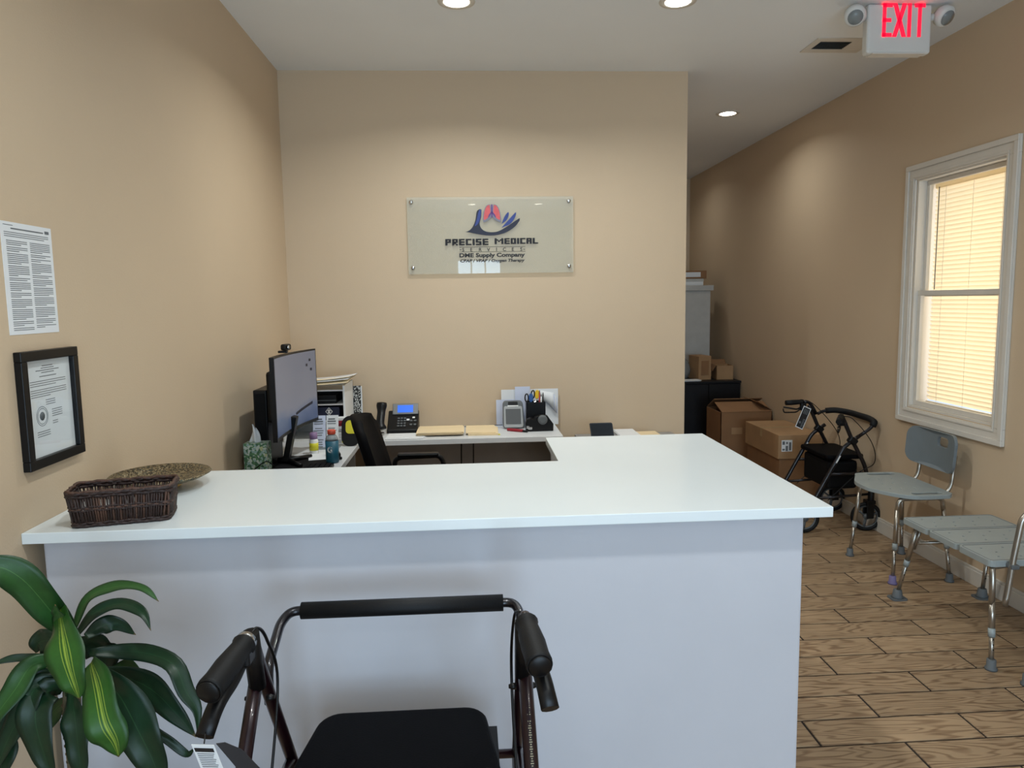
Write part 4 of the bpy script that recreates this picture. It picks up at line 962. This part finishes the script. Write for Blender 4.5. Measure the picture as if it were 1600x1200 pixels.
def pile(name, label, cat, x0, x1, y0, y1, z0, n, th, m, jit=.006, group=None, seed=1, under=None):
    r_ = random.Random(seed); r = thing(name, label, cat, ((x0+x1)/2, (y0+y1)/2, z0), group=group)
    for k in range(n):
        a, b, t = r_.uniform(-jit, jit), r_.uniform(-jit, jit), r_.uniform(-.03, .03); cx_, cy_ = (x0+x1)/2+a, (y0+y1)/2+b
        G().obox((cx_, cy_, z0+th*(k+.5)), (x1-x0, y1-y0, th*.85), ((math.cos(t), math.sin(t), 0), (-math.sin(t), math.cos(t), 0), (0, 0, 1))).build('sheet', under if under and k < n/2 else m, r)
    return r
pile('paper_stack', 'white paper stack beside the black tablet', 'papers', .945, 1.075, 4.47, 4.72, .695, 9, .0048, M_paper, seed=2)
pile('paper_stack', 'cream papers on a dark folder next to the hallway wall corner', 'papers', 1.085, 1.215, 4.45, 4.66, .695, 6, .006, M_manila, seed=3, under=M_black)

# ------------------------------------------------------------ monitor, webcam, tower, tissue box
mo = thing('monitor', 'wide curved monitor on the left desk with a pale blue desktop showing', 'monitor', (-.93, 3.83, DZ))
def mpt(t, z, dx=0):
    y = 3.49+t*.66; x = -.915+.06*t-.028*(1-(2*t-1)**2)
    return (x+dx, y, z)
M_scr = bpy.data.materials.new('screen_desktop'); M_scr.use_nodes = True
N, L = M_scr.node_tree.nodes, M_scr.node_tree.links; b = N['Principled BSDF']
tc = N.new('ShaderNodeTexCoord'); sx = N.new('ShaderNodeSeparateXYZ'); L.new(tc.outputs['Generated'], sx.inputs[0])
nz = N.new('ShaderNodeTexNoise'); nz.inputs['Scale'].default_value = 2.2; L.new(tc.outputs['Generated'], nz.inputs['Vector'])
mm = N.new('ShaderNodeMath'); mm.operation = 'MULTIPLY_ADD'; mm.inputs[1].default_value = .35; L.new(nz.outputs['Fac'], mm.inputs[0]); L.new(sx.outputs[2], mm.inputs[2])
cr = N.new('ShaderNodeValToRGB'); L.new(mm.outputs[0], cr.inputs[0]); e = cr.color_ramp.elements
e[0].position = .12; e[0].color = rgb((52, 72, 112)); e[1].position = .5; e[1].color = rgb((134, 136, 146)); x = e.new(.36); x.color = rgb((100, 114, 140)); x = e.new(1.0); x.color = rgb((120, 124, 138))
L.new(cr.outputs[0], b.inputs['Emission Color']); b.inputs['Emission Strength'].default_value = .45
b.inputs['Base Color'].default_value = rgb((16, 17, 20)); b.inputs['Roughness'].default_value = .35
ts = [k/16 for k in range(17)]
zt, zb = 1.343, .938
g = G(); rows_f = [[mpt(t, z) for t in ts] for z in (zb, zt)]; rows_b = [[mpt(t, z, -.022) for t in ts] for z in (zb, zt)]
v = [p for r0 in (rows_f[0], rows_f[1], rows_b[1], rows_b[0]) for p in r0]; n = 17
g.add(v, [(a*n+k, a*n+k+1, ((a+1) % 4)*n+k+1, ((a+1) % 4)*n+k) for a in range(4) for k in range(16)]+[(0, n, 2*n, 3*n), (16, 3*n+16, 2*n+16, n+16)])
g.build('housing', M_black, mo)
G().sheet([[mpt(.012+.976*t, z, .0012) for t in ts] for z in (zb+.018, zt-.008)]).build('screen', M_scr, mo, fix=False)
g = G(); M_dkbl = mat('taskbar_dark', (14, 22, 44), .4)
g.sheet([[mpt(.55+.35*t, z+.03*t, .002) for t in ts] for z in (zb+.075, zb+.09)])
g.build('dark_streak', M_dkbl, mo, fix=False)
for t, z in ((.86, 1.28), (.80, 1.255), (.88, 1.228)): G().sheet([[mpt(t, zz, .002), mpt(t+.035, zz, .002)] for zz in (z, z+.014)]).build('desktop_icon', M_dkbl, mo, fix=False)
G().box(-1.01, -.945, 3.68, 3.96, 1.0, 1.26).build('rear_shell', M_black, mo, bevel=.015)
G().obox((-.93, 3.80, .90), (.03, .06, .24), ((.97, 0, -.22), (0, 1, 0), (.22, 0, .97))).build('neck', M_black, mo, bevel=.005)
for dy in (-.12, .12): G().tube([(-.95, 3.80, .786), (-.855, 3.80+dy, .782)], [.015, .009], 10).build('stand_foot', M_black, mo)
G().tube([(-.95, 3.80, .787), (-1.0, 3.80, .787)], .0145, 10).build('stand_foot', M_black, mo)
wcm = thing('webcam', 'small black webcam clipped on top of the monitor', 'webcam', (-.92, 3.73, 1.345))
G().obox((-.915, 3.735, 1.378), (.03, .062, .032), ((.8, -.3, 0), (.3, .9, 0), (0, 0, 1))).build('body', M_black, wcm, bevel=.01, seg=3)
G().lathe([(0, 0), (.009, 0), (.011, .004), (0, .005)], (-.901, 3.725, 1.378), 14, (.9, -.35, 0)).build('lens', M_chrome, wcm)
G().obox((-.93, 3.735, 1.355), (.045, .03, .012)).build('clip', M_black, wcm, bevel=.003)
tw = thing('computer_tower', 'slim black computer tower standing behind the monitor against the wall', 'computer', (-1.02, 3.82, DZ))
G().box(-1.078, -1.012, 3.69, 3.96, DZ+.0025, 1.168).build('case', M_black, tw, bevel=.006)
G().box(-1.07, -1.02, 3.686, 3.69, DZ+.02, 1.15).build('front_bezel', M_blackm, tw, bevel=.002)
M_tis = speckle('leaf_print', [(176, 196, 186), (92, 138, 96), (196, 206, 198), (70, 112, 84), (150, 180, 176), (188, 196, 150)], 95, .6)
tb2 = thing('tissue_box', 'leaf patterned tissue box with a white tissue sticking out', 'tissue box', (-1.055, 3.655, DZ))
G().box(-1.112, -1.0, 3.60, 3.685, DZ+.0025, .915).build('box', M_tis, tb2, bevel=.002)
rows = []; r_ = random.Random(4)
for i_ in range(8):
    t = i_/7; rows.append([(-1.066+.012*t*math.sin(3*t)+(u-.5)*(.052*(1-t*.75)+.006), 3.642+.010*math.sin(u*7+t*4), .912+.082*t+.014*math.sin(u*5+1)*t) for u in [k/9 for k in range(10)]])
G().sheet(rows).build('tissue', M_paper, tb2, solid=.001)
tag(G().tube(bez([(-1.10, 3.585, .775), (-1.06, 3.57, .79), (-1.0, 3.575, .83), (-.96, 3.59, .80)], 14), .003, 6).build('cable', M_black, origin=(-1.03, 3.58, .775)), 'thin black cable in front of the tissue box', 'cable')
dm = tag(G().prism([(-.91+x, 3.5+y, DZ) for x, y in rrect(.41, .95, .02, 4)], (0, 0, .002)).build('desk_mat', M_blackm, origin=(-.91, 3.5, DZ)), 'black desk mat under the monitor on the left desk', 'desk mat')
kb = thing('keyboard', 'black computer keyboard on the left desk in front of the monitor', 'keyboard', (-.76, 3.5, DZ))
G().box(-.83, -.69, 3.30, 3.68, DZ+.0025, DZ+.018).build('base', M_black, kb, bevel=.004)
g = G()
for i_ in range(5):
    for k in range(14): g.box(-.822+i_*.025, -.802+i_*.025, 3.312+k*.026, 3.334+k*.026, DZ+.018, DZ+.024)
tag(g.build('keys', M_blackm, kb), kind='stuff')
# drink bottle
M_teal = mat('teal_label', (30, 92, 112), .45, var=.12); M_drink = mat('blue_drink', (38, 96, 116), .2, var=.05); M_org = mat('orange_cap', (206, 78, 52), .5)
bo_ = thing('drink_bottle', 'blue sports drink bottle with orange cap and white G on the left desk', 'bottle', (-.717, 3.785, DZ))
c = (-.717, 3.785, DZ+.0025)
G().lathe([(0, 0), (.030, 0), (.034, .006), (.034, .115)], c, 24).build('label_wrap', M_teal, bo_)
G().lathe([(.033, .115), (.032, .125), (.026, .138), (.018, .146), (.017, .15), (0, .15)], c, 24).build('shoulder', M_plas_clear, bo_)
G().lathe([(.020, .148), (.021, .15), (.021, .168), (.018, .171), (0, .171)], c, 22).build('cap', M_org, bo_)
put_text(G(), 'G', .042, lambda x, y: (c[0]-.004+x, c[1]-.0358+.004*abs(x)/.015, DZ+.06+y), bold=.0018).build('lettering', M_white, bo_, fix=False)
# ------------------------------------------------------------ clutter in the desk corner
so = thing('paper_sorter', 'white desktop sorter with shelves in the corner behind the monitor', 'sorter', (-.93, 4.55, DZ))
for x in (-.757, -1.12): G().box(x, x+.012, 4.40, 4.72, DZ, 1.105).build('side_panel', M_white, so, bevel=.002)
for z in (DZ, .885, .985, 1.07): G().box(-1.108, -.757, 4.41, 4.72, z, z+.008).build('shelf', M_white, so)
G().box(-1.12, -.745, 4.71, 4.72, DZ, 1.105).build('back_panel', M_white, so)
M_nav = mat('navy_box', (24, 30, 58), .5)
nb = thing('navy_box', 'dark navy box with a white diamond emblem on the sorter shelf', 'box', (-.86, 4.5, .893))
G().box(-1.0, -.785, 4.42, 4.60, .893, .972).build('body', M_nav, nb, bevel=.003)
g = G(); cx_, cz_ = -.846, .946
for a, b2, y_ in ((.022, .026, 4.4195),): g.prism([(cx_-a, y_, cz_), (cx_, y_, cz_-b2), (cx_+a, y_, cz_), (cx_, y_, cz_+b2)], (0, -.0006, 0))
g.build('diamond', M_white, nb); cz2 = cz_
G().prism([(cx_-.017, 4.4188, cz_), (cx_, 4.4188, cz_-.020), (cx_+.017, 4.4188, cz_), (cx_, 4.4188, cz_+.020)], (0, -.0006, 0)).build('diamond_field', M_nav, nb)
G().prism([(cx_-.009, 4.4181, cz_-.012), (cx_+.009, 4.4181, cz_-.012), (cx_+.004, 4.4181, cz_+.002), (cx_+.012, 4.4181, cz_+.004), (cx_, 4.4181, cz_+.014), (cx_-.012, 4.4181, cz_+.004), (cx_-.004, 4.4181, cz_+.002)], (0, -.0005, 0)).build('emblem', M_white, nb)
bb_ = thing('black_case', 'flat black case on the upper shelf of the sorter', 'case', (-.92, 4.5, .993))
G().box(-1.05, -.80, 4.42, 4.65, .994, 1.045).build('body', M_black, bb_, bevel=.004)
G().box(-1.05, -.80, 4.417, 4.42, 1.012, 1.016).build('seam', M_gdark, bb_)
lp = thing('loose_papers', 'curling cream papers piled on top of the sorter', 'papers', (-.9, 4.5, 1.105))
for k in range(4):
    rows = [[(-1.05+.33*u+.004*k, 4.36+.30*w2+.012*k, 1.112+.007*k+(.014+.004*k)*u*u+.01*math.sin(w2*2+k)) for u in [q/8 for q in range(9)]] for w2 in [q/4 for q in range(5)]]
    G().sheet(rows).build('sheet', M_paper if k % 2 else M_manila, lp, solid=.0015)
M_comp = speckle('composition_cover', [(18, 18, 18), (210, 210, 205), (24, 24, 24), (20, 20, 22), (170, 170, 166)], 190, .6)
cn = thing('composition_notebook', 'black and white speckled notebook standing beside the sorter', 'notebook', (-.72, 4.745, DZ))
G().box(-.88, -.700, 4.735, 4.739, DZ, 1.062).box(-.88, -.700, 4.751, 4.755, DZ, 1.062).build('cover', M_comp, cn)
G().box(-.88, -.693, 4.739, 4.751, DZ, 1.058).build('pages', M_paper, cn)
br = thing('brochure_holder', 'pair of printed white leaflets standing in front of the sorter', 'leaflet', (-.82, 4.18, DZ))
for x0, x1, m_ in ((-.893, -.822, M_paper2), (-.818, -.750, M_paper)):
    s_ = G().obox(((x0+x1)/2, 4.17, .865), (x1-x0, .002, .19), ((1, 0, 0), (0, .97, -.2), (0, .2, .97))).build('leaflet', m_, br)
    g = G(); lr = random.Random(9)
    for k in range(13):
        z = .78+k*.0128+.004
        if k in (4, 9): continue
        g.obox(((x0+x1)/2-.004, 4.17+(z-.865)*.206-.002, z), ((x1-x0)*lr.uniform(.55, .8), .0006, .004 if k < 11 else .007), ((1, 0, 0), (0, .97, -.2), (0, .2, .97)))
    g.build('print', M_inkl, s_)
G().box(-.895, -.748, 4.14, 4.22, DZ, DZ+.012).build('base', M_plas_clear, br)
rs = pile('booklet_stack', 'short stack of white and red booklets beside the sorter', 'booklets', -.785, -.662, 4.33, 4.40, DZ, 9, .0165, M_paper, seed=8)
M_rd = mat('red_cover', (150, 28, 44), .5)
for q, ch in enumerate(rs.children):
    if q in (6, 7): ch.data.materials[0] = M_rd
M_yel = mat('hi_vis_yellow', (214, 206, 44), .5)
tp = thing('tape_measure_pack', 'black and yellow retail pack leaning beside the booklets', 'pack', (-.69, 4.25, DZ))
def tpp(u, v): return (-.692+u, 4.235+.28*v, DZ+.085+v)
G().prism([tpp(x, y) for x, y in rrect(.105, .17, .045, 6)], (0, .012, 0)).build('body', M_black, tp, bevel=.002)
G().prism([(tpp(x+.012, y+.0)[0], tpp(x, y)[1]-.0012, tpp(x, y+.025)[2]) for x, y in rrect(.08, .075, .022, 5)], (0, .001, 0)).build('yellow_label', M_yel, tp)
G().prism([(tpp(x, y)[0], tpp(x, y)[1]-.0012, tpp(x, y-.055)[2]) for x, y in rrect(.098, .022, .008, 4)], (0, -.014, 0)).build('yellow_strip', M_yel, tp)
G().obox((-.685, 4.241, .885), (.05, .001, .012), ((1, 0, 0), (0, .96, -.27), (0, .27, .96))).build('dark_print', M_print, tp)
pb = thing('pill_bottle', 'small white bottle with purple cap and yellow label near the monitor stand', 'bottle', (-.862, 4.03, DZ))
M_pur = mat('purple_cap', (132, 104, 140), .5)
G().lathe([(0, 0), (.023, 0), (.024, .004), (.024, .075), (.018, .085), (0, .085)], (-.862, 4.03, DZ), 20).build('body', M_white, pb)
G().lathe([(.0245, .02), (.0245, .062)], (-.862, 4.03, DZ), 20).build('label_wrap', M_yel, pb)
G().lathe([(.02, .083), (.021, .086), (.021, .118), (0, .12)], (-.862, 4.03, DZ), 20).build('cap', M_pur, pb)
tag(G().obox((-.815, 3.93, DZ+.0037), (.11, .17, .002), ((.98, .2, 0), (-.2, .98, 0), (0, 0, 1))).build('paper_sheet', M_paper, origin=(-.815, 3.93, DZ)), 'single white sheet lying on the left desk by the monitor stand', 'paper')
sk = thing('stapler', 'black stapler lying on the left desk behind the drink bottle', 'stapler', (-.73, 3.9, DZ))
G().obox((-.725, 3.90, DZ+.010), (.04, .15, .014), ((.9, .4, 0), (-.4, .9, 0), (0, 0, 1))).build('base', M_black, sk, bevel=.004)
G().obox((-.728, 3.902, DZ+.045), (.034, .15, .026), ((.9, .4, 0), (-.4, .88, .25), (0, -.25, .97))).build('arm', M_black, sk, bevel=.008)

# ------------------------------------------------------------ on the back desk
ph = thing('desk_phone', 'black desk phone with blue screen and upright handset on the back desk', 'phone', (-.45, 4.66, DZ))
def php(u, v, h=0): return (-.43+u, 4.60+.13*v-.05*h, DZ+.012+.085*v+.08*h)
G().prism([(-.525, 4.59, DZ), (-.525, 4.76, DZ), (-.525, 4.76, DZ+.12), (-.525, 4.74, DZ+.125), (-.525, 4.59, DZ+.022)], (.195, 0, 0)).build('base', M_black, ph, bevel=.005)
a2 = ((1, 0, 0), (0, .80, .60), (0, -.60, .80))
M_bez = mat('phone_bezel', (120, 122, 124), .4, metal=.3); M_lcd = mat('lcd_blue', (40, 100, 210), .4, emis=.55, ecol=(38, 96, 214))
sh = G().obox((-.415, 4.725, DZ+.135), (.165, .075, .014), ((1, 0, 0), (0, .5, .866), (0, -.866, .5))).build('screen_housing', M_bez, ph, bevel=.004)
G().obox((-.415, 4.7185, DZ+.1385), (.10, .05, .002), ((1, 0, 0), (0, .5, .866), (0, -.866, .5))).build('lcd', M_lcd, sh)
g = G()
for i_ in range(4):
    for k in range(3): g.obox((-.455+k*.02, 4.615+i_*.019, DZ+.0445+i_*.0131), (.013, .011, .005), a2)
for k in range(4): g.obox((-.375+(k % 2)*.025, 4.625+(k//2)*.03, DZ+.05+(k//2)*.02), (.015, .012, .005), a2)
g.build('keypad', M_gdark, ph)
G().obox((-.395, 4.66, DZ+.076), (.018, .014, .004), a2).obox((-.36, 4.675, DZ+.087), (.016, .012, .004), a2).build('lit_key', M_white, ph)
G().tube(bez([(-.56, 4.585, DZ+.03), (-.565, 4.60, DZ+.07), (-.562, 4.65, DZ+.13), (-.56, 4.675, DZ+.185)], 14), [.034, .036, .032, .027, .026, .026, .026, .026, .026, .028, .032, .034, .032], 14, flat=.8).build('handset', M_black, ph)
pts = [(-.55+.011*math.cos(k*.9), 4.56-.0012*k+.011*math.sin(k*.9), DZ+.014+.0002*k) for k in range(70)]
G().tube(pts, .0028, 5).build('coiled_cord', M_black, ph)
def folder(name, label, x0, x1, y0, y1, z0, n, seed, group):
    r = pile(name, label, 'folder', x0, x1, y0, y1, z0, n, .0042, M_manila, .012, group, seed)
    G().box(x0+.02, x0+.09, y1, y1+.018, z0, z0+.002).build('tab', M_manila, r); return r
pile('paper_stack', 'loose white papers at the left end of the back desk', 'papers', -.50, -.27, 4.40, 4.55, DZ, 3, .0022, M_paper, .02, seed=12)
folder('manila_folders', 'large stack of manila folders beside the desk phone', -.325, -.045, 4.45, 4.69, DZ+.0075, 5, 21, None)
folder('manila_folders', 'smaller stack of manila folders beside the card terminal', -.02, .165, 4.45, 4.72, DZ, 4, 22, None)
tag(G().box(.16, .185, 4.445, 4.475, DZ, DZ+.004).build('sticky_note', M_yel, origin=(.17, 4.46, DZ)), 'tiny yellow sticky note at the corner of the folders', 'note')
M_sil = mat('silver_plastic', (150, 152, 152), .35, metal=.3, var=.03); M_dscr = mat('grey_screen', (74, 76, 78), .35)
tm = thing('card_terminal', 'silver signature terminal with grey screen propped on the back desk', 'terminal', (.28, 4.66, DZ))
def tmp(u, v, d=0): return (.281+u, 4.645+.35*v-.94*d, DZ+.005+.94*v+.35*d)
G().prism([tmp(x*(1-.08*(y+.09)/.18), y+.09) for x, y in rrect(.14, .18, .022, 4)], (0, .03, 0)).build('body', M_gdark, tm, bevel=.004)
G().prism([tmp(x*(1-.05*(y+.07)/.14), y+.075, .002) for x, y in rrect(.126, .14, .012, 4)], (0, .004, 0)).build('bezel', M_sil, tm, bevel=.002)
G().prism([tmp(x, y+.077, .0045) for x, y in rrect(.098, .1, .004, 3)], (0, .001, 0)).build('screen', M_dscr, tm)
G().prism([tmp(x, y+.163, .004) for x, y in rrect(.062, .022, .004, 3)], (0, .004, 0)).build('top_slot', M_black, tm)
G().prism([tmp(x, y+.146, .005) for x, y in rrect(.07, .008, .003, 3)], (0, .003, 0)).build('highlight_bar', M_white, tm)
tag(G().tube(bez([(.21, 4.70, DZ+.02), (.12, 4.745, DZ+.012), (0, 4.76, DZ+.006), (-.06, 4.75, DZ+.004)], 16), .0028, 6).build('terminal_cable', M_gdark, origin=(.05, 4.75, DZ)), 'thin dark cable running left from the card terminal', 'cable')
pc = thing('pen_holder', 'black square pen holder behind the tape dispenser', 'pen holder', (.428, 4.70, DZ))
g = G(); x0, x1, y0, y1, z1 = .367, .489, 4.65, 4.74, .94
g.box(x0, x1, y0, y0+.004, DZ, z1).box(x0, x1, y1-.004, y1, DZ, z1).box(x0, x0+.004, y0, y1, DZ, z1).box(x1-.004, x1, y0, y1, DZ, z1).box(x0, x1, y0, y1, DZ, DZ+.004).box(x0+.06, x0+.063, y0, y1, DZ, z1-.01)
g.build('cup', M_black, pc, bevel=.001)
M_blu = mat('blue_handle', (52, 96, 160), .5); M_yh = mat('yellow_handle', (238, 196, 36), .5)
def scissors(label, x, y, m, zc, rot):
    r = thing('scissors', label, 'scissors', (x, y, DZ+.006))
    for s_ in (-1, 1):
        G().tube([(x+s_*.003, y, DZ+.01), (x+s_*.004, y, zc-.03)], .003, 6).build('blade', M_chrome, r)
        cc = Vector((x+s_*.014+rot*.3, y, zc)); g = G(); pts = [(cc.x+.011*math.cos(a)+rot*.4*math.sin(a), y, cc.z+.026*math.sin(a)) for a in [2*math.pi*k/16 for k in range(16)]]
        g.tube(pts, .0042, 6, closed=True).build('handle', M_black if s_ < 0 else m, r)
        G().prism([(cc.x+.0085*math.cos(a), y-.002, cc.z+.022*math.sin(a)) for a in [2*math.pi*k/14 for k in range(14)]], (0, .004, 0)).build('handle_inlay', m, r) if s_ > 0 else None
scissors('blue handled scissors standing in the black pen holder', .385, 4.69, M_blu, .965, 0)
scissors('yellow handled scissors standing in the black pen holder', .425, 4.70, M_yh, .985, .004)
for k, (x, m_, zt_, lab) in enumerate(((.466, M_white, .972, 'white pen at the right of the black pen holder'), (.478, M_black, .985, 'black pen at the right of the black pen holder'), (.455, M_rd, 1.0, 'red pen beside the yellow scissors in the pen holder'))):
    r = thing('pen', lab, 'pen', (x, 4.69, DZ+.005), group='pens in the holder')
    G().tube([(x-.005, 4.69, DZ+.008), (x, 4.69, zt_)], .0042, 8).build('barrel', m_, r); G().tube([(x, 4.69, zt_), (x+.0005, 4.69, zt_+.012)], .0032, 8).build('tip', M_gdark, r)
td = thing('tape_dispenser', 'black tape dispenser in front of the pen holder', 'tape dispenser', (.44, 4.56, DZ))
prof = [(.352, DZ), (.525, DZ), (.527, .815), (.505, .845), (.49, .868), (.44, .872), (.41, .862), (.40, .845), (.385, .858), (.36, .848), (.35, .82)]
G().prism([(x, 4.535, z) for x, z in prof], (0, .05, 0)).build('body', M_black, td, bevel=.005)
G().lathe([(.014, -.012), (.03, -.012), (.03, .012), (.014, .012)], (.457, 4.532, .845), 22, (0, 1, 0)).build('tape_roll', M_gdark, td)
G().box(.355, .372, 4.53, 4.59, .79, .808).box(.365, .39, 4.528, 4.534, .785, .80).build('cutter', M_chrome, td)
uk = thing('utility_knife', 'red utility knife lying in front of the card terminal', 'knife', (.3, 4.53, DZ))
G().obox((.285, 4.556, DZ+.009), (.115, .024, .016), ((.82, -.57, 0), (.57, .82, 0), (0, 0, 1))).build('handle', M_rd, uk, bevel=.005)
G().obox((.345, 4.514, DZ+.008), (.035, .016, .01), ((.82, -.57, 0), (.57, .82, 0), (0, 0, 1))).build('tip', M_black, uk, bevel=.002)
pf = thing('paper_file', 'white envelopes and papers standing against the back wall behind the terminal', 'papers', (.38, 4.79, DZ))
for x0, x1, z1_, m_, y_ in ((.175, .42, .945, M_paper2, 4.772), (.21, .47, 1.01, M_paper, 4.782), (.30, .40, 1.03, M_paper2, 4.768), (.43, .588, 1.01, M_paper, 4.790), (.40, .575, .985, M_paper2, 4.797)):
    G().box(x0, x1, y_, y_+.0025, DZ, z1_).build('sheet', m_, pf)
for k in range(4):
    rows = [[(.455+.10*u+.008*k, 4.76+.004*k+.008*math.sin(u*3), 1.005-.008*k-.02*u*(1+k*.2)-v_*.075*(.4+u)) for u in [q/7 for q in range(8)]] for v_ in (0, .5, 1)]
    G().sheet(rows).build('curled_sheet', M_paper2 if k % 2 else M_paper, pf, solid=.0008)

# ------------------------------------------------------------ office chair
oc2 = thing('office_chair', 'black office chair with armrests between the counter and the desks', 'chair', (-.2, 3.6, 0))
rows = []; rowsb = []
for i_ in range(15):
    t = i_/14; z = .56+.49*t; x = -.405-.135*t**1.1; hw = .215*(1-.28*max(0, (t-.80)/.20)**2)*(.86+.14*min(1, t*3)); row = []; rb_ = []
    for k in range(11):
        u = (k-5)/5; zz = z-(.02*u*u if t > .9 else 0)
        row.append((x+.035*u*u, 3.60+hw*u, zz)); rb_.append((x+.035*u*u-.045, 3.60+hw*u*.97, zz-.004))
    rows.append(row); rowsb.append(rb_)
g = G(); n = 11
g.sheet(rows); g.sheet(rowsb); o1 = len(rows)*n
edge = [i_*n for i_ in range(15)]+[14*n+k for k in range(1, n)]+[i_*n+n-1 for i_ in range(13, -1, -1)]+[k for k in range(n-2, 0, -1)]
for q in range(len(edge)):
    a, b2 = edge[q], edge[(q+1) % len(edge)]; g.f.append([a, b2, b2+o1, a+o1]); g.s.append(True)
g.build('backrest', M_vinyl, oc2)
G().prism([(-.16+x, 3.6+y, .46) for x, y in rrect(.5, .5, .08, 6)], (0, 0, .075)).build('seat', M_vinyl, oc2, bevel=.025, seg=3)
for yy in (3.33, 3.87):
    ar = G().tube(fil([(-.40, yy, .66), (-.41, yy, .768), (-.17, yy, .775), (-.145, yy, .74), (-.16, yy, .48)], .045), .014, 12).build('armrest', M_black, oc2)
    G().obox((-.28, yy, .782), (.22, .045, .02)).build('arm_pad', M_black, ar, bevel=.008)
G().tube([(-.44, 3.6, .62), (-.36, 3.6, .47), (-.16, 3.6, .45)], .02, 10).build('back_bracket', M_black, oc2)
G().tube([(-.16, 3.6, .10), (-.16, 3.6, .46)], .027, 14).build('gas_lift', M_black, oc2)
for k in range(5):
    a = 2*math.pi*k/5+.3; e_ = (-.16+.29*math.cos(a), 3.6+.29*math.sin(a), .075)
    sp2 = G().tube([(-.16, 3.6, .11), e_], [.026, .016], 10).build('base_spoke', M_black, oc2)
    G().lathe([(.0, -.022), (.026, -.02), (.028, 0), (.026, .02), (0, .022)], (e_[0], e_[1], .03), 14, (-math.sin(a), math.cos(a), 0)).build('caster', M_rubber, sp2)
